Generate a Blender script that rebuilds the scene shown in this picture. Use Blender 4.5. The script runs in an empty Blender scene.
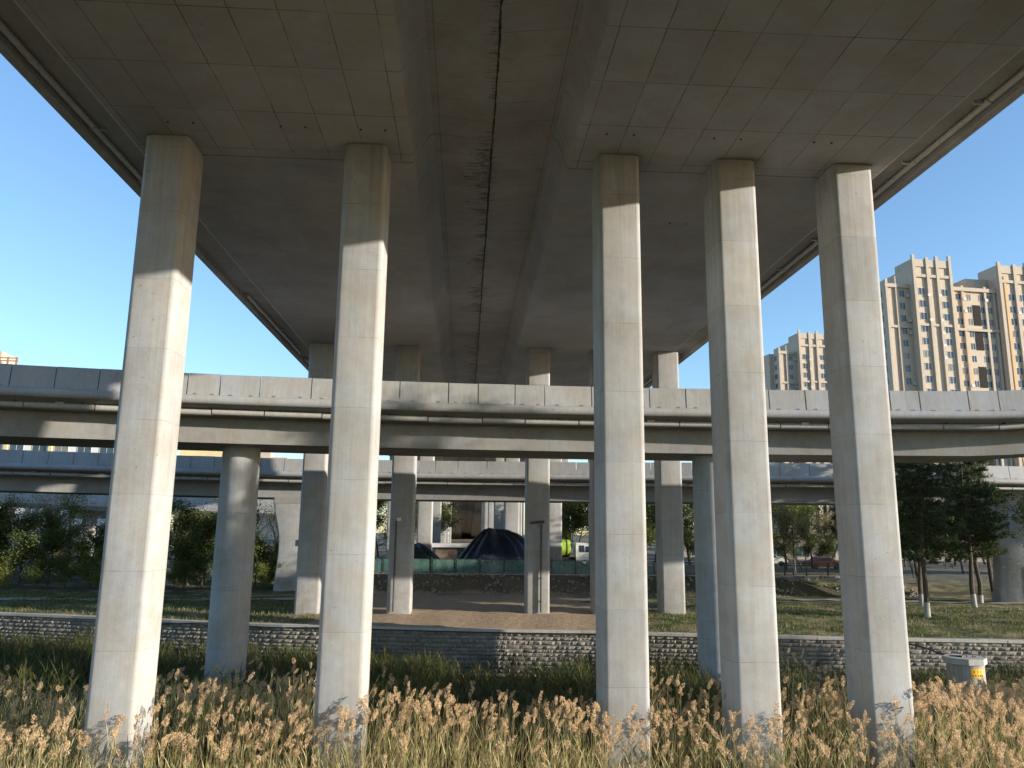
import bpy, math, random
import numpy as np
from mathutils import Vector, Matrix
R = math.radians
rng = np.random.default_rng(7)
random.seed(7)
scene = bpy.context.scene
COL = scene.collection

# ------------------------------------------------------------------ materials
def new_mat(name):
    m = bpy.data.materials.new(name); m.use_nodes = True
    nt = m.node_tree
    b = nt.nodes['Principled BSDF']
    return m, nt, b

class NB:
    """small helper around a node tree"""
    def __init__(s, nt): s.nt = nt
    def n(s, t, **kw):
        x = s.nt.nodes.new(t)
        for k, v in kw.items(): setattr(x, k, v)
        return x
    def link(s, a, b): s.nt.links.new(a, b)
    def val(s, sock, v):
        if hasattr(v, 'is_linked'): s.link(v, sock)
        else: sock.default_value = v
    def math(s, op, a, b=0.0, c=0.0, clamp=False):
        x = s.n('ShaderNodeMath', operation=op, use_clamp=clamp)
        s.val(x.inputs[0], a); s.val(x.inputs[1], b); s.val(x.inputs[2], c)
        return x.outputs[0]
    def mix(s, f, a, b, blend='MIX'):
        x = s.n('ShaderNodeMix', data_type='RGBA', blend_type=blend)
        s.val(x.inputs[0], f)
        for i, v in ((6, a), (7, b)):
            if hasattr(v, 'is_linked'): s.link(v, x.inputs[i])
            else: x.inputs[i].default_value = (*v[:3], 1)
        return x.outputs[2]
    def noise(s, vec, scale=1, detail=3, rough=.55, sc=None):
        if sc is not None:
            mp = s.n('ShaderNodeMapping'); s.link(vec, mp.inputs[0]); mp.inputs['Scale'].default_value = sc
            vec = mp.outputs[0]
        x = s.n('ShaderNodeTexNoise'); s.link(vec, x.inputs['Vector'])
        x.inputs['Scale'].default_value = scale; x.inputs['Detail'].default_value = detail
        x.inputs['Roughness'].default_value = rough
        return x.outputs[0]
    def ramp(s, f, a, b, lo=0., hi=1.):
        x = s.n('ShaderNodeMapRange'); s.val(x.inputs[0], f)
        x.inputs[1].default_value = a; x.inputs[2].default_value = b
        x.inputs[3].default_value = lo; x.inputs[4].default_value = hi
        return x.outputs[0]
    def sep(s, v):
        x = s.n('ShaderNodeSeparateXYZ'); s.link(v, x.inputs[0]); return x.outputs
    def bump(s, h, strength, dist, nrm=None):
        x = s.n('ShaderNodeBump'); s.link(h, x.inputs['Height'])
        x.inputs['Strength'].default_value = strength; x.inputs['Distance'].default_value = dist
        if nrm is not None: s.link(nrm, x.inputs['Normal'])
        return x.outputs[0]
    def line(s, coord, period, width, off=0.0):
        """1 on thin lines every `period`"""
        a = s.math('ADD', coord, off)
        p = s.math('PINGPONG', a, period / 2)
        return s.math('LESS_THAN', p, width / 2)

def concrete(name, base=(.42, .40, .37), streak=.16, joints=None, rough=.85, blotch=.14, fancy=None):
    m, nt, b = new_mat(name); q = NB(nt)
    tc = q.n('ShaderNodeTexCoord'); oi = q.n('ShaderNodeObjectInfo')
    off = q.n('ShaderNodeVectorMath', operation='SCALE'); 
    cmb = q.n('ShaderNodeCombineXYZ'); q.link(oi.outputs['Random'], cmb.inputs[0]); q.link(oi.outputs['Random'], cmb.inputs[1])
    q.link(oi.outputs['Random'], cmb.inputs[2])
    q.link(cmb.outputs[0], off.inputs[0]); off.inputs['Scale'].default_value = 40
    add = q.n('ShaderNodeVectorMath', operation='ADD'); q.link(tc.outputs['Object'], add.inputs[0]); q.link(off.outputs[0], add.inputs[1])
    P = add.outputs[0]
    big = q.noise(P, .45, 4, .6)
    mid = q.noise(P, 2.3, 5, .65)
    strk = q.noise(P, 1.0, 4, .6, sc=(9, 9, .35))
    fine = q.noise(P, 34, 3, .6)
    v = q.math('ADD', q.ramp(big, .3, .7, -blotch, blotch), q.ramp(mid, .3, .7, -blotch * .5, blotch * .5))
    v = q.math('ADD', v, q.ramp(strk, .3, .7, -streak * .5, streak * .5))
    v = q.math('ADD', v, q.ramp(fine, .3, .7, -.04, .04))
    v = q.math('ADD', v, 1.0)
    hue = q.mix(q.ramp(q.noise(P, .9, 2), .35, .65), (base[0] * 1.03, base[1], base[2] * .95), (base[0] * .97, base[1], base[2] * 1.05))
    sc_ = q.n('ShaderNodeVectorMath', operation='SCALE'); q.link(hue, sc_.inputs[0]); q.link(v, sc_.inputs['Scale'])
    col = sc_.outputs[0]
    # small dark pits and runs
    pit = q.noise(P, 7, 2, .5); pitm = q.math('GREATER_THAN', pit, .735)
    col = q.mix(q.math('MULTIPLY', pitm, .45), col, (.12, .11, .10))
    run = q.noise(P, 1.0, 3, .7, sc=(14, 14, .5)); runm = q.ramp(run, .66, .78, 0, .35)
    col = q.mix(runm, col, (base[0] * .55, base[1] * .54, base[2] * .52))
    h = fine
    if joints:
        o = q.sep(tc.outputs['Object'])
        per, wid, dark = joints
        wob = q.math('MULTIPLY', q.math('SUBTRACT', mid, .5), .03)
        zz = q.math('ADD', q.math('ADD', o[2], wob), q.math('MULTIPLY', oi.outputs['Random'], per))
        ln = q.line(zz, per, wid)
        fade = q.ramp(q.noise(P, 1.7, 3), .36, .56, .15, 1)
        ln = q.math('MULTIPLY', ln, fade)
        col = q.mix(q.math('MULTIPLY', ln, dark), col, (.10, .095, .09))
        # slightly different tone of each pour
        flo = q.math('FLOOR', q.math('DIVIDE', zz, per))
        wn = q.n('ShaderNodeTexWhiteNoise', noise_dimensions='1D'); q.link(q.math('ADD', flo, q.math('MULTIPLY', oi.outputs['Random'], 91.7)), wn.inputs['W'])
        s2 = q.n('ShaderNodeVectorMath', operation='SCALE'); q.link(col, s2.inputs[0]); q.link(q.ramp(wn.outputs[0], 0, 1, .93, 1.05), s2.inputs['Scale'])
        col = s2.outputs[0]
        h = q.math('SUBTRACT', fine, q.math('MULTIPLY', ln, 2.0))
    if fancy: col, h = fancy(q, tc.outputs['Object'], P, col, h)
    q.link(col, b.inputs['Base Color']); b.inputs['Roughness'].default_value = rough
    b.inputs['Specular IOR Level'].default_value = .25
    n2 = q.bump(mid, .25, .03)
    q.link(q.bump(h, .35, .012, n2), b.inputs['Normal'])
    return m

def plain(name, col, rough=.6, metal=0., var=.12, scale=6., bump=0.0, spec=.4):
    m, nt, b = new_mat(name); q = NB(nt)
    tc = q.n('ShaderNodeTexCoord')
    nz = q.noise(tc.outputs['Object'], scale, 4, .6)
    s = q.n('ShaderNodeVectorMath', operation='SCALE'); s.inputs[0].default_value = col[:3]
    q.link(q.ramp(nz, .3, .7, 1 - var, 1 + var), s.inputs['Scale'])
    q.link(s.outputs[0], b.inputs['Base Color'])
    b.inputs['Roughness'].default_value = rough; b.inputs['Metallic'].default_value = metal
    b.inputs['Specular IOR Level'].default_value = spec
    if bump: q.link(q.bump(nz, .5, bump), b.inputs['Normal'])
    return m

def leafy(name, c1, c2, trans=.35, rough=.6, c3=None):
    m, nt, b = new_mat(name); q = NB(nt)
    g = q.n('ShaderNodeNewGeometry')
    r = g.outputs['Random Per Island']
    col = q.mix(r, c1, c2)
    if c3 is not None:
        r2 = q.math('FRACT', q.math('MULTIPLY', r, 17.31))
        col = q.mix(q.math('GREATER_THAN', r2, .78), col, c3)
    q.link(col, b.inputs['Base Color']); b.inputs['Roughness'].default_value = rough
    b.inputs['Specular IOR Level'].default_value = .25
    t = q.n('ShaderNodeBsdfTranslucent'); q.link(col, t.inputs[0])
    mx = q.n('ShaderNodeMixShader'); mx.inputs[0].default_value = trans
    q.link(b.outputs[0], mx.inputs[1]); q.link(t.outputs[0], mx.inputs[2])
    out = [n for n in nt.nodes if n.type == 'OUTPUT_MATERIAL'][0]
    q.link(mx.outputs[0], out.inputs[0])
    return m

def glass_dark(name, col=(.03, .045, .06), rough=.08):
    m, nt, b = new_mat(name); q = NB(nt)
    oi = q.n('ShaderNodeObjectInfo')
    c = q.mix(oi.outputs['Random'], col, (col[0] * 2.2, col[1] * 2.2, col[2] * 2.2))
    c = q.mix(q.math('GREATER_THAN', oi.outputs['Random'], .8), c, (.17, .16, .14))
    q.link(c, b.inputs['Base Color'])
    b.inputs['Roughness'].default_value = rough; b.inputs['Specular IOR Level'].default_value = .5
    return m

def pillar_fancy(q, O, P, col, h):
    # vertical formwork seams near the face edges, grime wash near the foot
    o = q.sep(O)
    ax = q.math('ABSOLUTE', o[0])
    seam = q.math('LESS_THAN', q.math('ABSOLUTE', q.math('SUBTRACT', ax, .545)), .006)
    nz = q.ramp(q.noise(P, .8, 2), .42, .58, 0, .5)
    col = q.mix(q.math('MULTIPLY', seam, nz), col, (.13, .125, .12))
    oi = q.n('ShaderNodeObjectInfo')
    s3 = q.n('ShaderNodeVectorMath', operation='SCALE'); q.link(col, s3.inputs[0]); q.link(q.ramp(oi.outputs['Random'], 0, 1, .93, 1.05), s3.inputs['Scale']); col = s3.outputs[0]
    # soft rain runs below the head, splash grime near the foot
    rn = q.noise(P, 1.0, 4, .65, sc=(5, 5, .12))
    top = q.ramp(o[2], 14.5, 21.2, 0, 1)
    col = q.mix(q.math('MULTIPLY', q.ramp(rn, .5, .72, 0, .45), top), col, (.16, .15, .14))
    foot = q.math('MULTIPLY', q.ramp(o[2], 1.2, 3.6, .5, 0), q.ramp(q.noise(P, 1.6, 4, .7), .35, .6, .2, 1))
    col = q.mix(foot, col, (.20, .18, .15))
    patch = q.ramp(q.noise(P, .38, 3, .55, sc=(1, 1, .6)), .60, .63, 0, .22)
    col = q.mix(patch, col, (.40, .39, .375))
    return col, h

def soffit_fancy(q, O, P, col, h):
    o = q.sep(O)
    wob = q.math('MULTIPLY', q.math('SUBTRACT', q.noise(P, 1.3, 3), .5), .05)
    lx = q.line(q.math('ADD', o[0], wob), 1.255, .028, .02)
    ly = q.line(q.math('ADD', o[1], wob), 2.52, .028, -.5)
    near = q.math('LESS_THAN', o[1], 26.3)
    fade = q.ramp(q.noise(P, .7, 4, .7), .32, .6, .05, .85)
    ln = q.math('MULTIPLY', q.math('MULTIPLY', q.math('MAXIMUM', lx, ly), near), fade)
    col = q.mix(ln, col, (.07, .065, .06))
    far = q.math('SUBTRACT', 1.0, near)
    lf = q.math('MULTIPLY', q.line(q.math('ADD', o[1], wob), 1.22, .018), far)
    col = q.mix(q.math('MULTIPLY', lf, q.math('MULTIPLY', fade, .35)), col, (.09, .085, .08))
    cross = q.math('LESS_THAN', q.math('ABSOLUTE', q.math('SUBTRACT', o[1], 26.3)), .03)
    col = q.mix(q.math('MULTIPLY', cross, .7), col, (.07, .065, .06))
    # each form panel a slightly different tone
    cx = q.math('FLOOR', q.math('DIVIDE', q.math('ADD', o[0], .02), 1.255 )); cy = q.math('FLOOR', q.math('DIVIDE', q.math('ADD', o[1], -.5), 2.52))
    w = q.n('ShaderNodeTexWhiteNoise', noise_dimensions='2D')
    cb = q.n('ShaderNodeCombineXYZ'); q.link(cx, cb.inputs[0]); q.link(cy, cb.inputs[1]); q.link(cb.outputs[0], w.inputs['Vector'])
    s2 = q.n('ShaderNodeVectorMath', operation='SCALE'); q.link(col, s2.inputs[0]); q.link(q.ramp(w.outputs[0], 0, 1, .95, 1.05), s2.inputs['Scale'])
    return s2.outputs[0], h

def slab_fancy(q, O, P, col, h):
    # open longitudinal joint with a black water stain feathering sideways
    o = q.sep(O)
    wob = q.math('MULTIPLY', q.math('SUBTRACT', q.noise(O, .5, 4, .7), .5), .14)
    d = q.math('SUBTRACT', o[0], q.math('ADD', wob, .70))
    ad = q.math('ABSOLUTE', d)
    core = q.math('LESS_THAN', ad, q.ramp(q.noise(O, 2.0, 4, .7), .3, .7, .01, .055))
    # ragged streaks, longer on the left side past the first pier row
    st = q.noise(O, 1.0, 3, .6, sc=(1.2, 9, 1))
    reach = q.math('MULTIPLY', q.ramp(q.noise(O, .22, 2, .5), .4, .6, .15, .8), q.ramp(o[1], 22, 30, .55, 1.8))
    left = q.math('LESS_THAN', d, 0.0)
    reach = q.math('MULTIPLY', reach, q.math('ADD', q.math('MULTIPLY', left, .75), .35))
    lim = q.math('MULTIPLY', reach, q.ramp(st, .42, .68, 0, 1.25))
    stain = q.math('MULTIPLY', q.ramp(q.math('SUBTRACT', lim, ad), -.02, .32, 0, .72), q.ramp(q.noise(O, 5, 4, .7), .35, .55, .25, 1))
    col = q.mix(stain, col, (.05, .04, .032))
    col = q.mix(q.math('MULTIPLY', core, .93), col, (.012, .011, .010))
    # cross cracks, each a little skewed
    sk = q.math('ADD', o[1], q.math('MULTIPLY', ad, .18))
    ln = q.line(q.math('ADD', sk, q.math('MULTIPLY', q.math('SUBTRACT', q.noise(O, 1.4, 4), .5), .12)), 1.27, .022)
    ln = q.math('MULTIPLY', ln, q.ramp(q.noise(O, .6, 3), .42, .6, .1, .8))
    col = q.mix(ln, col, (.08, .072, .065))
    edge = q.math('MAXIMUM', q.math('LESS_THAN', q.math('ABSOLUTE', q.math('SUBTRACT', o[0], -1.2)), .012), q.math('LESS_THAN', q.math('ABSOLUTE', q.math('SUBTRACT', o[0], 2.75)), .012))
    col = q.mix(q.math('MULTIPLY', edge, .6), col, (.08, .075, .07))
    # brownish seepage
    col = q.mix(q.ramp(q.noise(O, .35, 3, .6), .5, .75, 0, .35), col, (.19, .155, .125))
    return col, h

M = {}
M['pillar'] = concrete('pillar_concrete', (.345, .341, .336), joints=(2.3, .02, .42), fancy=pillar_fancy)
M['soffit'] = concrete('soffit_concrete', (.36, .348, .345), streak=.05, blotch=.1, fancy=soffit_fancy)
M['slab'] = concrete('slab_concrete', (.345, .325, .31), streak=.04, blotch=.14, fancy=slab_fancy)
M['fascia'] = concrete('fascia_concrete', (.36, .345, .325), blotch=.15)
M['fly'] = concrete('flyover_concrete', (.32, .31, .295), streak=.12)
M['panel'] = concrete('parapet_panel_paint', (.325, .325, .325), streak=.18, rough=.5, blotch=.09)
M['web'] = concrete('girder_web_concrete', (.27, .265, .255), streak=.12)
M['roundpier'] = concrete('round_pier_concrete', (.36, .36, .36), joints=(3.9, .02, .4))
M['pipe'] = plain('drain_pipe_plastic', (.50, .48, .44), .45)
M['pipe2'] = plain('flyover_pipe', (.36, .35, .33), .5)
M['pipedark'] = plain('dark_pipe', (.07, .065, .06), .5)
M['dark'] = plain('dark_gap', (.025, .024, .022), .9)
M['steel'] = plain('dark_green_steel', (.035, .055, .045), .45, var=.2)
M['white'] = plain('white_paint', (.75, .74, .70), .5)
M['coping'] = concrete('coping_stone', (.42, .39, .35))
M['rubber'] = plain('black_cable_rubber', (.015, .015, .016), .5)

# stone wall: colour per block
def mk_stone():
    m, nt, b = new_mat('retaining_wall_stone'); q = NB(nt)
    g = q.n('ShaderNodeNewGeometry'); tc = q.n('ShaderNodeTexCoord')
    r = g.outputs['Random Per Island']
    col = q.mix(r, (.19, .172, .15), (.30, .27, .23))
    nz = q.noise(tc.outputs['Object'], 9, 5, .7)
    s = q.n('ShaderNodeVectorMath', operation='SCALE'); q.link(col, s.inputs[0]); q.link(q.ramp(nz, .3, .7, .7, 1.25), s.inputs['Scale'])
    big = q.noise(tc.outputs['Object'], .5, 3)
    col = q.mix(q.ramp(big, .52, .7, 0, .5), s.outputs[0], (.12, .11, .09))
    q.link(col, b.inputs['Base Color']); b.inputs['Roughness'].default_value = .9; b.inputs['Specular IOR Level'].default_value = .2
    q.link(q.bump(nz, .8, .05), b.inputs['Normal'])
    return m
M['stone'] = mk_stone()
M['mortar'] = plain('wall_mortar', (.17, .16, .145), .95)

def mk_ground(name, kind):
    m, nt, b = new_mat(name); q = NB(nt)
    tc = q.n('ShaderNodeTexCoord'); O = tc.outputs['Object']; o = q.sep(O)
    n1 = q.noise(O, .25, 5, .65); n2 = q.noise(O, 2.2, 5, .7); n3 = q.noise(O, 14, 4, .7)
    if kind == 'bed':
        col = q.mix(q.ramp(n2, .35, .65), (.05, .045, .03), (.10, .09, .05))
    else:
        soil = q.mix(q.ramp(n2, .3, .7), (.33, .24, .16), (.52, .39, .265))
        soil = q.mix(q.ramp(n3, .4, .7, 0, .5), soil, (.15, .11, .075))
        grass = q.mix(q.ramp(n2, .3, .7), (.045, .075, .022), (.10, .12, .04))
        grass = q.mix(q.ramp(n3, .45, .7, 0, .7), grass, (.15, .13, .06))
        # bare earth below the viaduct, lawn to the sides
        xx = q.math('ADD', o[0], q.ramp(n1, .3, .7, -4, 4))
        gl = q.math('MAXIMUM', q.ramp(xx, -12, -9, 1, 0), q.ramp(xx, 9, 11.5, 0, 1))
        brk = q.ramp(q.noise(O, .55, 4, .7), .40, .55, .25, 1)
        col = q.mix(q.math('MULTIPLY', gl, brk), soil, grass)
        bandm = q.math('MULTIPLY', q.math('MULTIPLY', q.ramp(o[1], 69.0, 69.4, 0, 1), q.ramp(o[1], 70.4, 70.7, 1, 0)), q.ramp(n3, .3, .6, .55, 1))
        col = q.mix(bandm, col, (.085, .07, .052))
        # far ground greyer
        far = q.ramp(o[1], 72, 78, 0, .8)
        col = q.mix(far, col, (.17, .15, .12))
    q.link(col, b.inputs['Base Color']); b.inputs['Roughness'].default_value = .95; b.inputs['Specular IOR Level'].default_value = .15
    q.link(q.bump(n3, .7, .06, q.bump(n2, .6, .15)), b.inputs['Normal'])
    return m
M['bed'] = mk_ground('reed_bed_mud', 'bed')
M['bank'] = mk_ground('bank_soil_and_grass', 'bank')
M['path'] = plain('path_concrete', (.36, .31, .25), .9, var=.2, scale=3)
M['road'] = plain('road_asphalt', (.06, .06, .062), .9)

M['reed'] = leafy('dry_reed_stem', (.62, .50, .25), (.74, .62, .36), .35, c3=(.42, .40, .16))
M['reedleaf'] = leafy('reed_leaf', (.64, .54, .28), (.42, .40, .15), .45, c3=(.74, .63, .38))
M['plume'] = leafy('reed_plume', (.60, .42, .24), (.74, .56, .36), .45)
M['greenreed'] = leafy('young_reed_leaf', (.05, .075, .022), (.11, .125, .04), .35, c3=(.20, .16, .07))
M['grass'] = leafy('grass_blade', (.06, .095, .022), (.14, .16, .05), .3, c3=(.26, .21, .10))
M['bark'] = plain('tree_bark', (.085, .065, .05), .95, var=.35, scale=12, bump=.03)
M['paletwig'] = plain('pale_twig', (.20, .165, .125), .95, var=.3)
M['lime'] = plain('lime_wash', (.33, .325, .30), .9)
M['pine'] = leafy('pine_needle', (.03, .055, .022), (.07, .095, .036), .25, c3=(.13, .14, .055))
M['leafdark'] = leafy('dark_leaf', (.045, .075, .022), (.10, .125, .038), .4, c3=(.17, .175, .05))
M['leafmid'] = leafy('mid_leaf', (.09, .12, .03), (.17, .20, .055), .42, c3=(.05, .075, .022))
M['leafyel'] = leafy('spring_leaf', (.15, .18, .035), (.27, .29, .07), .42, c3=(.09, .12, .03))
M['leafbuff'] = leafy('bud_twig_leaf', (.22, .19, .085), (.33, .28, .14), .35, c3=(.14, .16, .06))

# ------------------------------------------------------------------ mesh builder
class MB:
    def __init__(s): s.v = []; s.f = []; s.m = []; s.n = 0
    def add(s, verts, faces, mi=0):
        s.v.extend([tuple(map(float, p)) for p in verts])
        for f in faces: s.f.append(tuple(i + s.n for i in f)); s.m.append(mi)
        s.n += len(verts); return s
    def box(s, x0, x1, y0, y1, z0, z1, mi=0):
        v = [(x0, y0, z0), (x1, y0, z0), (x1, y1, z0), (x0, y1, z0), (x0, y0, z1), (x1, y0, z1), (x1, y1, z1), (x0, y1, z1)]
        return s.add(v, [(0, 3, 2, 1), (4, 5, 6, 7), (0, 1, 5, 4), (1, 2, 6, 5), (2, 3, 7, 6), (3, 0, 4, 7)], mi)
    def obox(s, c, ax, ay, az, mi=0):
        c, ax, ay, az = map(Vector, (c, ax, ay, az))
        v = [c + i * ax + j * ay + k * az for k in (-1, 1) for j, i in ((-1, -1), (-1, 1), (1, 1), (1, -1))]
        return s.add(v, [(0, 3, 2, 1), (4, 5, 6, 7), (0, 1, 5, 4), (1, 2, 6, 5), (2, 3, 7, 6), (3, 0, 4, 7)], mi)
    def prism(s, poly, z0, z1, mi=0, scale0=1., scale1=1.):
        n = len(poly)
        v = [(x * scale0, y * scale0, z0) for x, y in poly] + [(x * scale1, y * scale1, z1) for x, y in poly]
        f = [tuple(range(n - 1, -1, -1)), tuple(range(n, 2 * n))] + [(i, (i + 1) % n, n + (i + 1) % n, n + i) for i in range(n)]
        return s.add(v, f, mi)
    def rings(s, rings, mi=0, cap=True, closed=True):
        n = len(rings[0]); v = [p for r in rings for p in r]; f = []
        for k in range(len(rings) - 1):
            for i in range(n if closed else n - 1):
                j = (i + 1) % n
                f.append((k * n + i, k * n + j, (k + 1) * n + j, (k + 1) * n + i))
        if cap: f += [tuple(range(n - 1, -1, -1)), tuple(range((len(rings) - 1) * n, len(rings) * n))]
        return s.add(v, f, mi)
    def tube(s, pts, rad, n=8, mi=0, cap=True):
        pts = [Vector(p) for p in pts]
        if not hasattr(rad, '__len__'): rad = [rad] * len(pts)
        rs = []
        for i, p in enumerate(pts):
            d = (pts[min(i + 1, len(pts) - 1)] - pts[max(i - 1, 0)]).normalized()
            up = Vector((0, 0, 1)) if abs(d.z) < .9 else Vector((1, 0, 0))
            a = d.cross(up).normalized(); b = a.cross(d).normalized()
            rs.append([p + rad[i] * (math.cos(t) * a + math.sin(t) * b) for t in [2 * math.pi * k / n for k in range(n)]])
        return s.rings(rs, mi, cap)
    def lathe(s, prof, n=32, mi=0, c=(0, 0)):
        rs = [[(c[0] + r * math.cos(2 * math.pi * k / n), c[1] + r * math.sin(2 * math.pi * k / n), z) for k in range(n)] for r, z in prof]
        return s.rings(rs, mi)
    def build(s, name, mats, parent=None, loc=(0, 0, 0), rotz=0, smooth=False):
        me = bpy.data.meshes.new(name)
        me.from_pydata(s.v, [], s.f)
        if not isinstance(mats, (list, tuple)): mats = [mats]
        for m in mats: me.materials.append(m)
        if len(mats) > 1: me.polygons.foreach_set('material_index', s.m)
        if smooth:
            me.polygons.foreach_set('use_smooth', [True] * len(s.f))
            try: me.set_sharp_from_angle(angle=R(38))
            except Exception: pass
        me.update()
        o = bpy.data.objects.new(name, me); COL.objects.link(o)
        o.location = loc; o.rotation_euler = (0, 0, rotz)
        if parent: o.parent = parent
        return o

def np_mesh(name, V, F, mats, MI=None, parent=None, loc=(0, 0, 0)):
    """V (n,3), F (m,4) quads (numpy) -> object"""
    me = bpy.data.meshes.new(name)
    me.vertices.add(len(V)); me.vertices.foreach_set('co', np.ascontiguousarray(V, dtype=np.float32).ravel())
    me.loops.add(F.size); me.loops.foreach_set('vertex_index', np.ascontiguousarray(F, dtype=np.int32).ravel())
    me.polygons.add(len(F))
    me.polygons.foreach_set('loop_start', np.arange(0, F.size, F.shape[1], dtype=np.int32))
    for m in (mats if isinstance(mats, (list, tuple)) else [mats]): me.materials.append(m)
    if MI is not None: me.polygons.foreach_set('material_index', np.ascontiguousarray(MI, dtype=np.int32))
    me.update(calc_edges=True); me.validate()
    o = bpy.data.objects.new(name, me); COL.objects.link(o); o.location = loc
    if parent: o.parent = parent
    return o

def tag(o, label, cat, group=None, kind=None):
    if kind: o['kind'] = kind
    if label: o['label'] = label
    if cat: o['category'] = cat
    if group: o['group'] = group
    return o
def thing(name, label, cat, loc=(0, 0, 0), rotz=0, group=None):
    o = bpy.data.objects.new(name, None); COL.objects.link(o)
    o.empty_display_size = .3
    o.location = loc; o.rotation_euler = (0, 0, rotz)
    return tag(o, label, cat, group)
def struct(o): o['kind'] = 'structure'; return o
def dup(root, loc, rotz=0., label=None, scale=1., group=None):
    r = root.copy(); COL.objects.link(r); r.location = loc; r.rotation_euler = (0, 0, rotz)
    r.scale = (scale,) * 3 if not hasattr(scale, '__len__') else scale
    if label: r['label'] = label
    if group: r['group'] = group
    for ch in list(root.children):
        c = ch.copy(); COL.objects.link(c); c.parent = r
        for g in ch.children:
            d = g.copy(); COL.objects.link(d); d.parent = c
    return r

# ------------------------------------------------------------------ camera
CAMR = ((0.998, 0.022, 0.056), (-0.059, 0.186, 0.981), (0.011, -0.982, 0.187))
F_PX = 785.
cam = bpy.data.cameras.new('camera'); camo = bpy.data.objects.new('camera', cam); COL.objects.link(camo)
cx = Vector([CAMR[i][0] for i in range(3)]).normalized()
cz = -Vector([CAMR[i][2] for i in range(3)]).normalized()
cy = cz.cross(cx).normalized(); cx = cy.cross(cz)
mw = Matrix((cx, cy, cz)).transposed().to_4x4()
camo.matrix_world = mw
cam.sensor_width = 36; cam.lens = F_PX / 1024 * 36
cam.clip_start = .1; cam.clip_end = 4000
scene.camera = camo
def ray(px, py):
    x, y = (px - 512) / F_PX, (py - 384) / F_PX
    return cx * x - cy * y - cz
def atY(px, py, Y): d = ray(px, py); return d * (Y / d.y)

# ------------------------------------------------------------------ ground
BED = -8.2
WALLP = [(-260, 78), (-120, 69), (-60, 61), (-31.1, 56.65), (-25.1, 55.0), (-18, 52.6), (-11.1, 50.6), (-2, 48.9), (7.5, 47.9), (13.7, 46.7), (20.8, 45.6), (31.6, 44.4), (60, 42), (120, 38), (300, 30)]
_wx = np.array([p[0] for p in WALLP]); _wy = np.array([p[1] for p in WALLP])
def wall_y(x): return float(np.interp(x, _wx, _wy))
ZT = -5.6
def smooth(a, b, t):
    t = min(1, max(0, (t - a) / (b - a))); return t * t * (3 - 2 * t)
def ground_z(x, y):
    d = y - wall_y(x)
    z = ZT - .05 + .062 * min(max(d, 0), 6) + .015 * (min(max(d, 6), 18) - 6)
    mid = smooth(-14, -9, x) * (1 - smooth(36, 42, x))
    bank = smooth(69.2, 70.3, y) * 1.55 * mid + smooth(66, 80, y) * 1.35 * (1 - mid)
    z += bank
    z += smooth(90, 400, y) * .4
    if d > .6: z += .05 * math.sin(x * 1.3 + y * .7) * math.sin(y * .9 - x * .4) + .035 * math.sin(x * 3.1) * math.sin(y * 2.3)
    return z
def sheet(name, xs, rows, zf, mat):
    V = []; F = []
    n = len(xs)
    for r in rows:
        for x in xs:
            y = r(x); V.append((x, y, zf(x, y)))
    for k in range(len(rows) - 1):
        for i in range(n - 1):
            F.append((k * n + i, k * n + i + 1, (k + 1) * n + i + 1, (k + 1) * n + i))
    b = MB(); b.add(V, F)
    return struct(b.build(name, mat, smooth=True))
xs = [-900, -400, -200, -120, -80] + list(np.arange(-60, 60.1, .75)) + [80, 120, 200, 400, 900]
ds = [.25] + list(np.arange(.8, 26, .7))
rows = [(lambda x, d=d: wall_y(x) + d) for d in ds]
base = lambda x: wall_y(x) + 26
for y in list(np.linspace(.06, .5, 10)) + [.7, 1.0]:
    rows.append(lambda x, y=y: (1 - y) * base(x) + y * 160)
for y in (220, 320, 500, 900, 2500):
    rows.append(lambda x, y=y: y)
sheet('bank_ground', xs, rows, ground_z, M['bank'])
bx = [-900, -300, -100] + list(np.arange(-60, 61, 3.)) + [100, 300, 900]
brow = [(lambda x, y=y: y) for y in (-400, -100, -20)] + [(lambda x, t=t: -20 + t * (wall_y(x) + .3 + 20)) for t in np.linspace(.05, 1, 24)]
sheet('reed_bed_ground', bx, brow, lambda x, y: BED + .12 * math.sin(x * .5) * math.sin(y * .6), M['bed'])

# foot path behind the lawn on the left, and the road behind the railings
def ribbon(name, pts, w, mat, lift):
    b = MB(); V = []; F = []
    P = []
    for (x0, y0), (x1, y1) in zip(pts, pts[1:]):
        k = max(2, int(math.hypot(x1 - x0, y1 - y0) / .7))
        P += [(x0 + (x1 - x0) * i / k, y0 + (y1 - y0) * i / k) for i in range(k)]
    P.append(pts[-1])
    for i, (x, y) in enumerate(P):
        for t in (-.5, -.17, .17, .5):
            V.append((x, y + t * w, ground_z(x, y + t * w) + lift))
    for i in range(len(P) - 1):
        for j in range(3): F.append((i * 4 + j, i * 4 + 4 + j, i * 4 + 5 + j, i * 4 + 1 + j))
    b.add(V, F); return struct(b.build(name, mat, smooth=True))
ribbon('foot_path', [(-70, 66.5), (-34, 63.2), (-22, 62.6), (-13, 63.5)], 1.3, M['path'], .06)
ribbon('foot_path', [(27, 64.5), (36, 63.5), (52, 61.5), (70, 59)], 1.2, M['path'], .06)
rb = MB(); V = []; F = []
for i in range(61):
    x = -300 + i * 10
    V += [(x, 104, -3.0), (x, 118, -3.0)]
for i in range(60): F.append((2 * i, 2 * i + 2, 2 * i + 3, 2 * i + 1))
rb.add(V, F); rb.v = [(x, y, max(ground_z(x, 104), ground_z(x, 118)) + .05) for x, y, z in rb.v]
struct(rb.build('road', M['road']))

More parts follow.
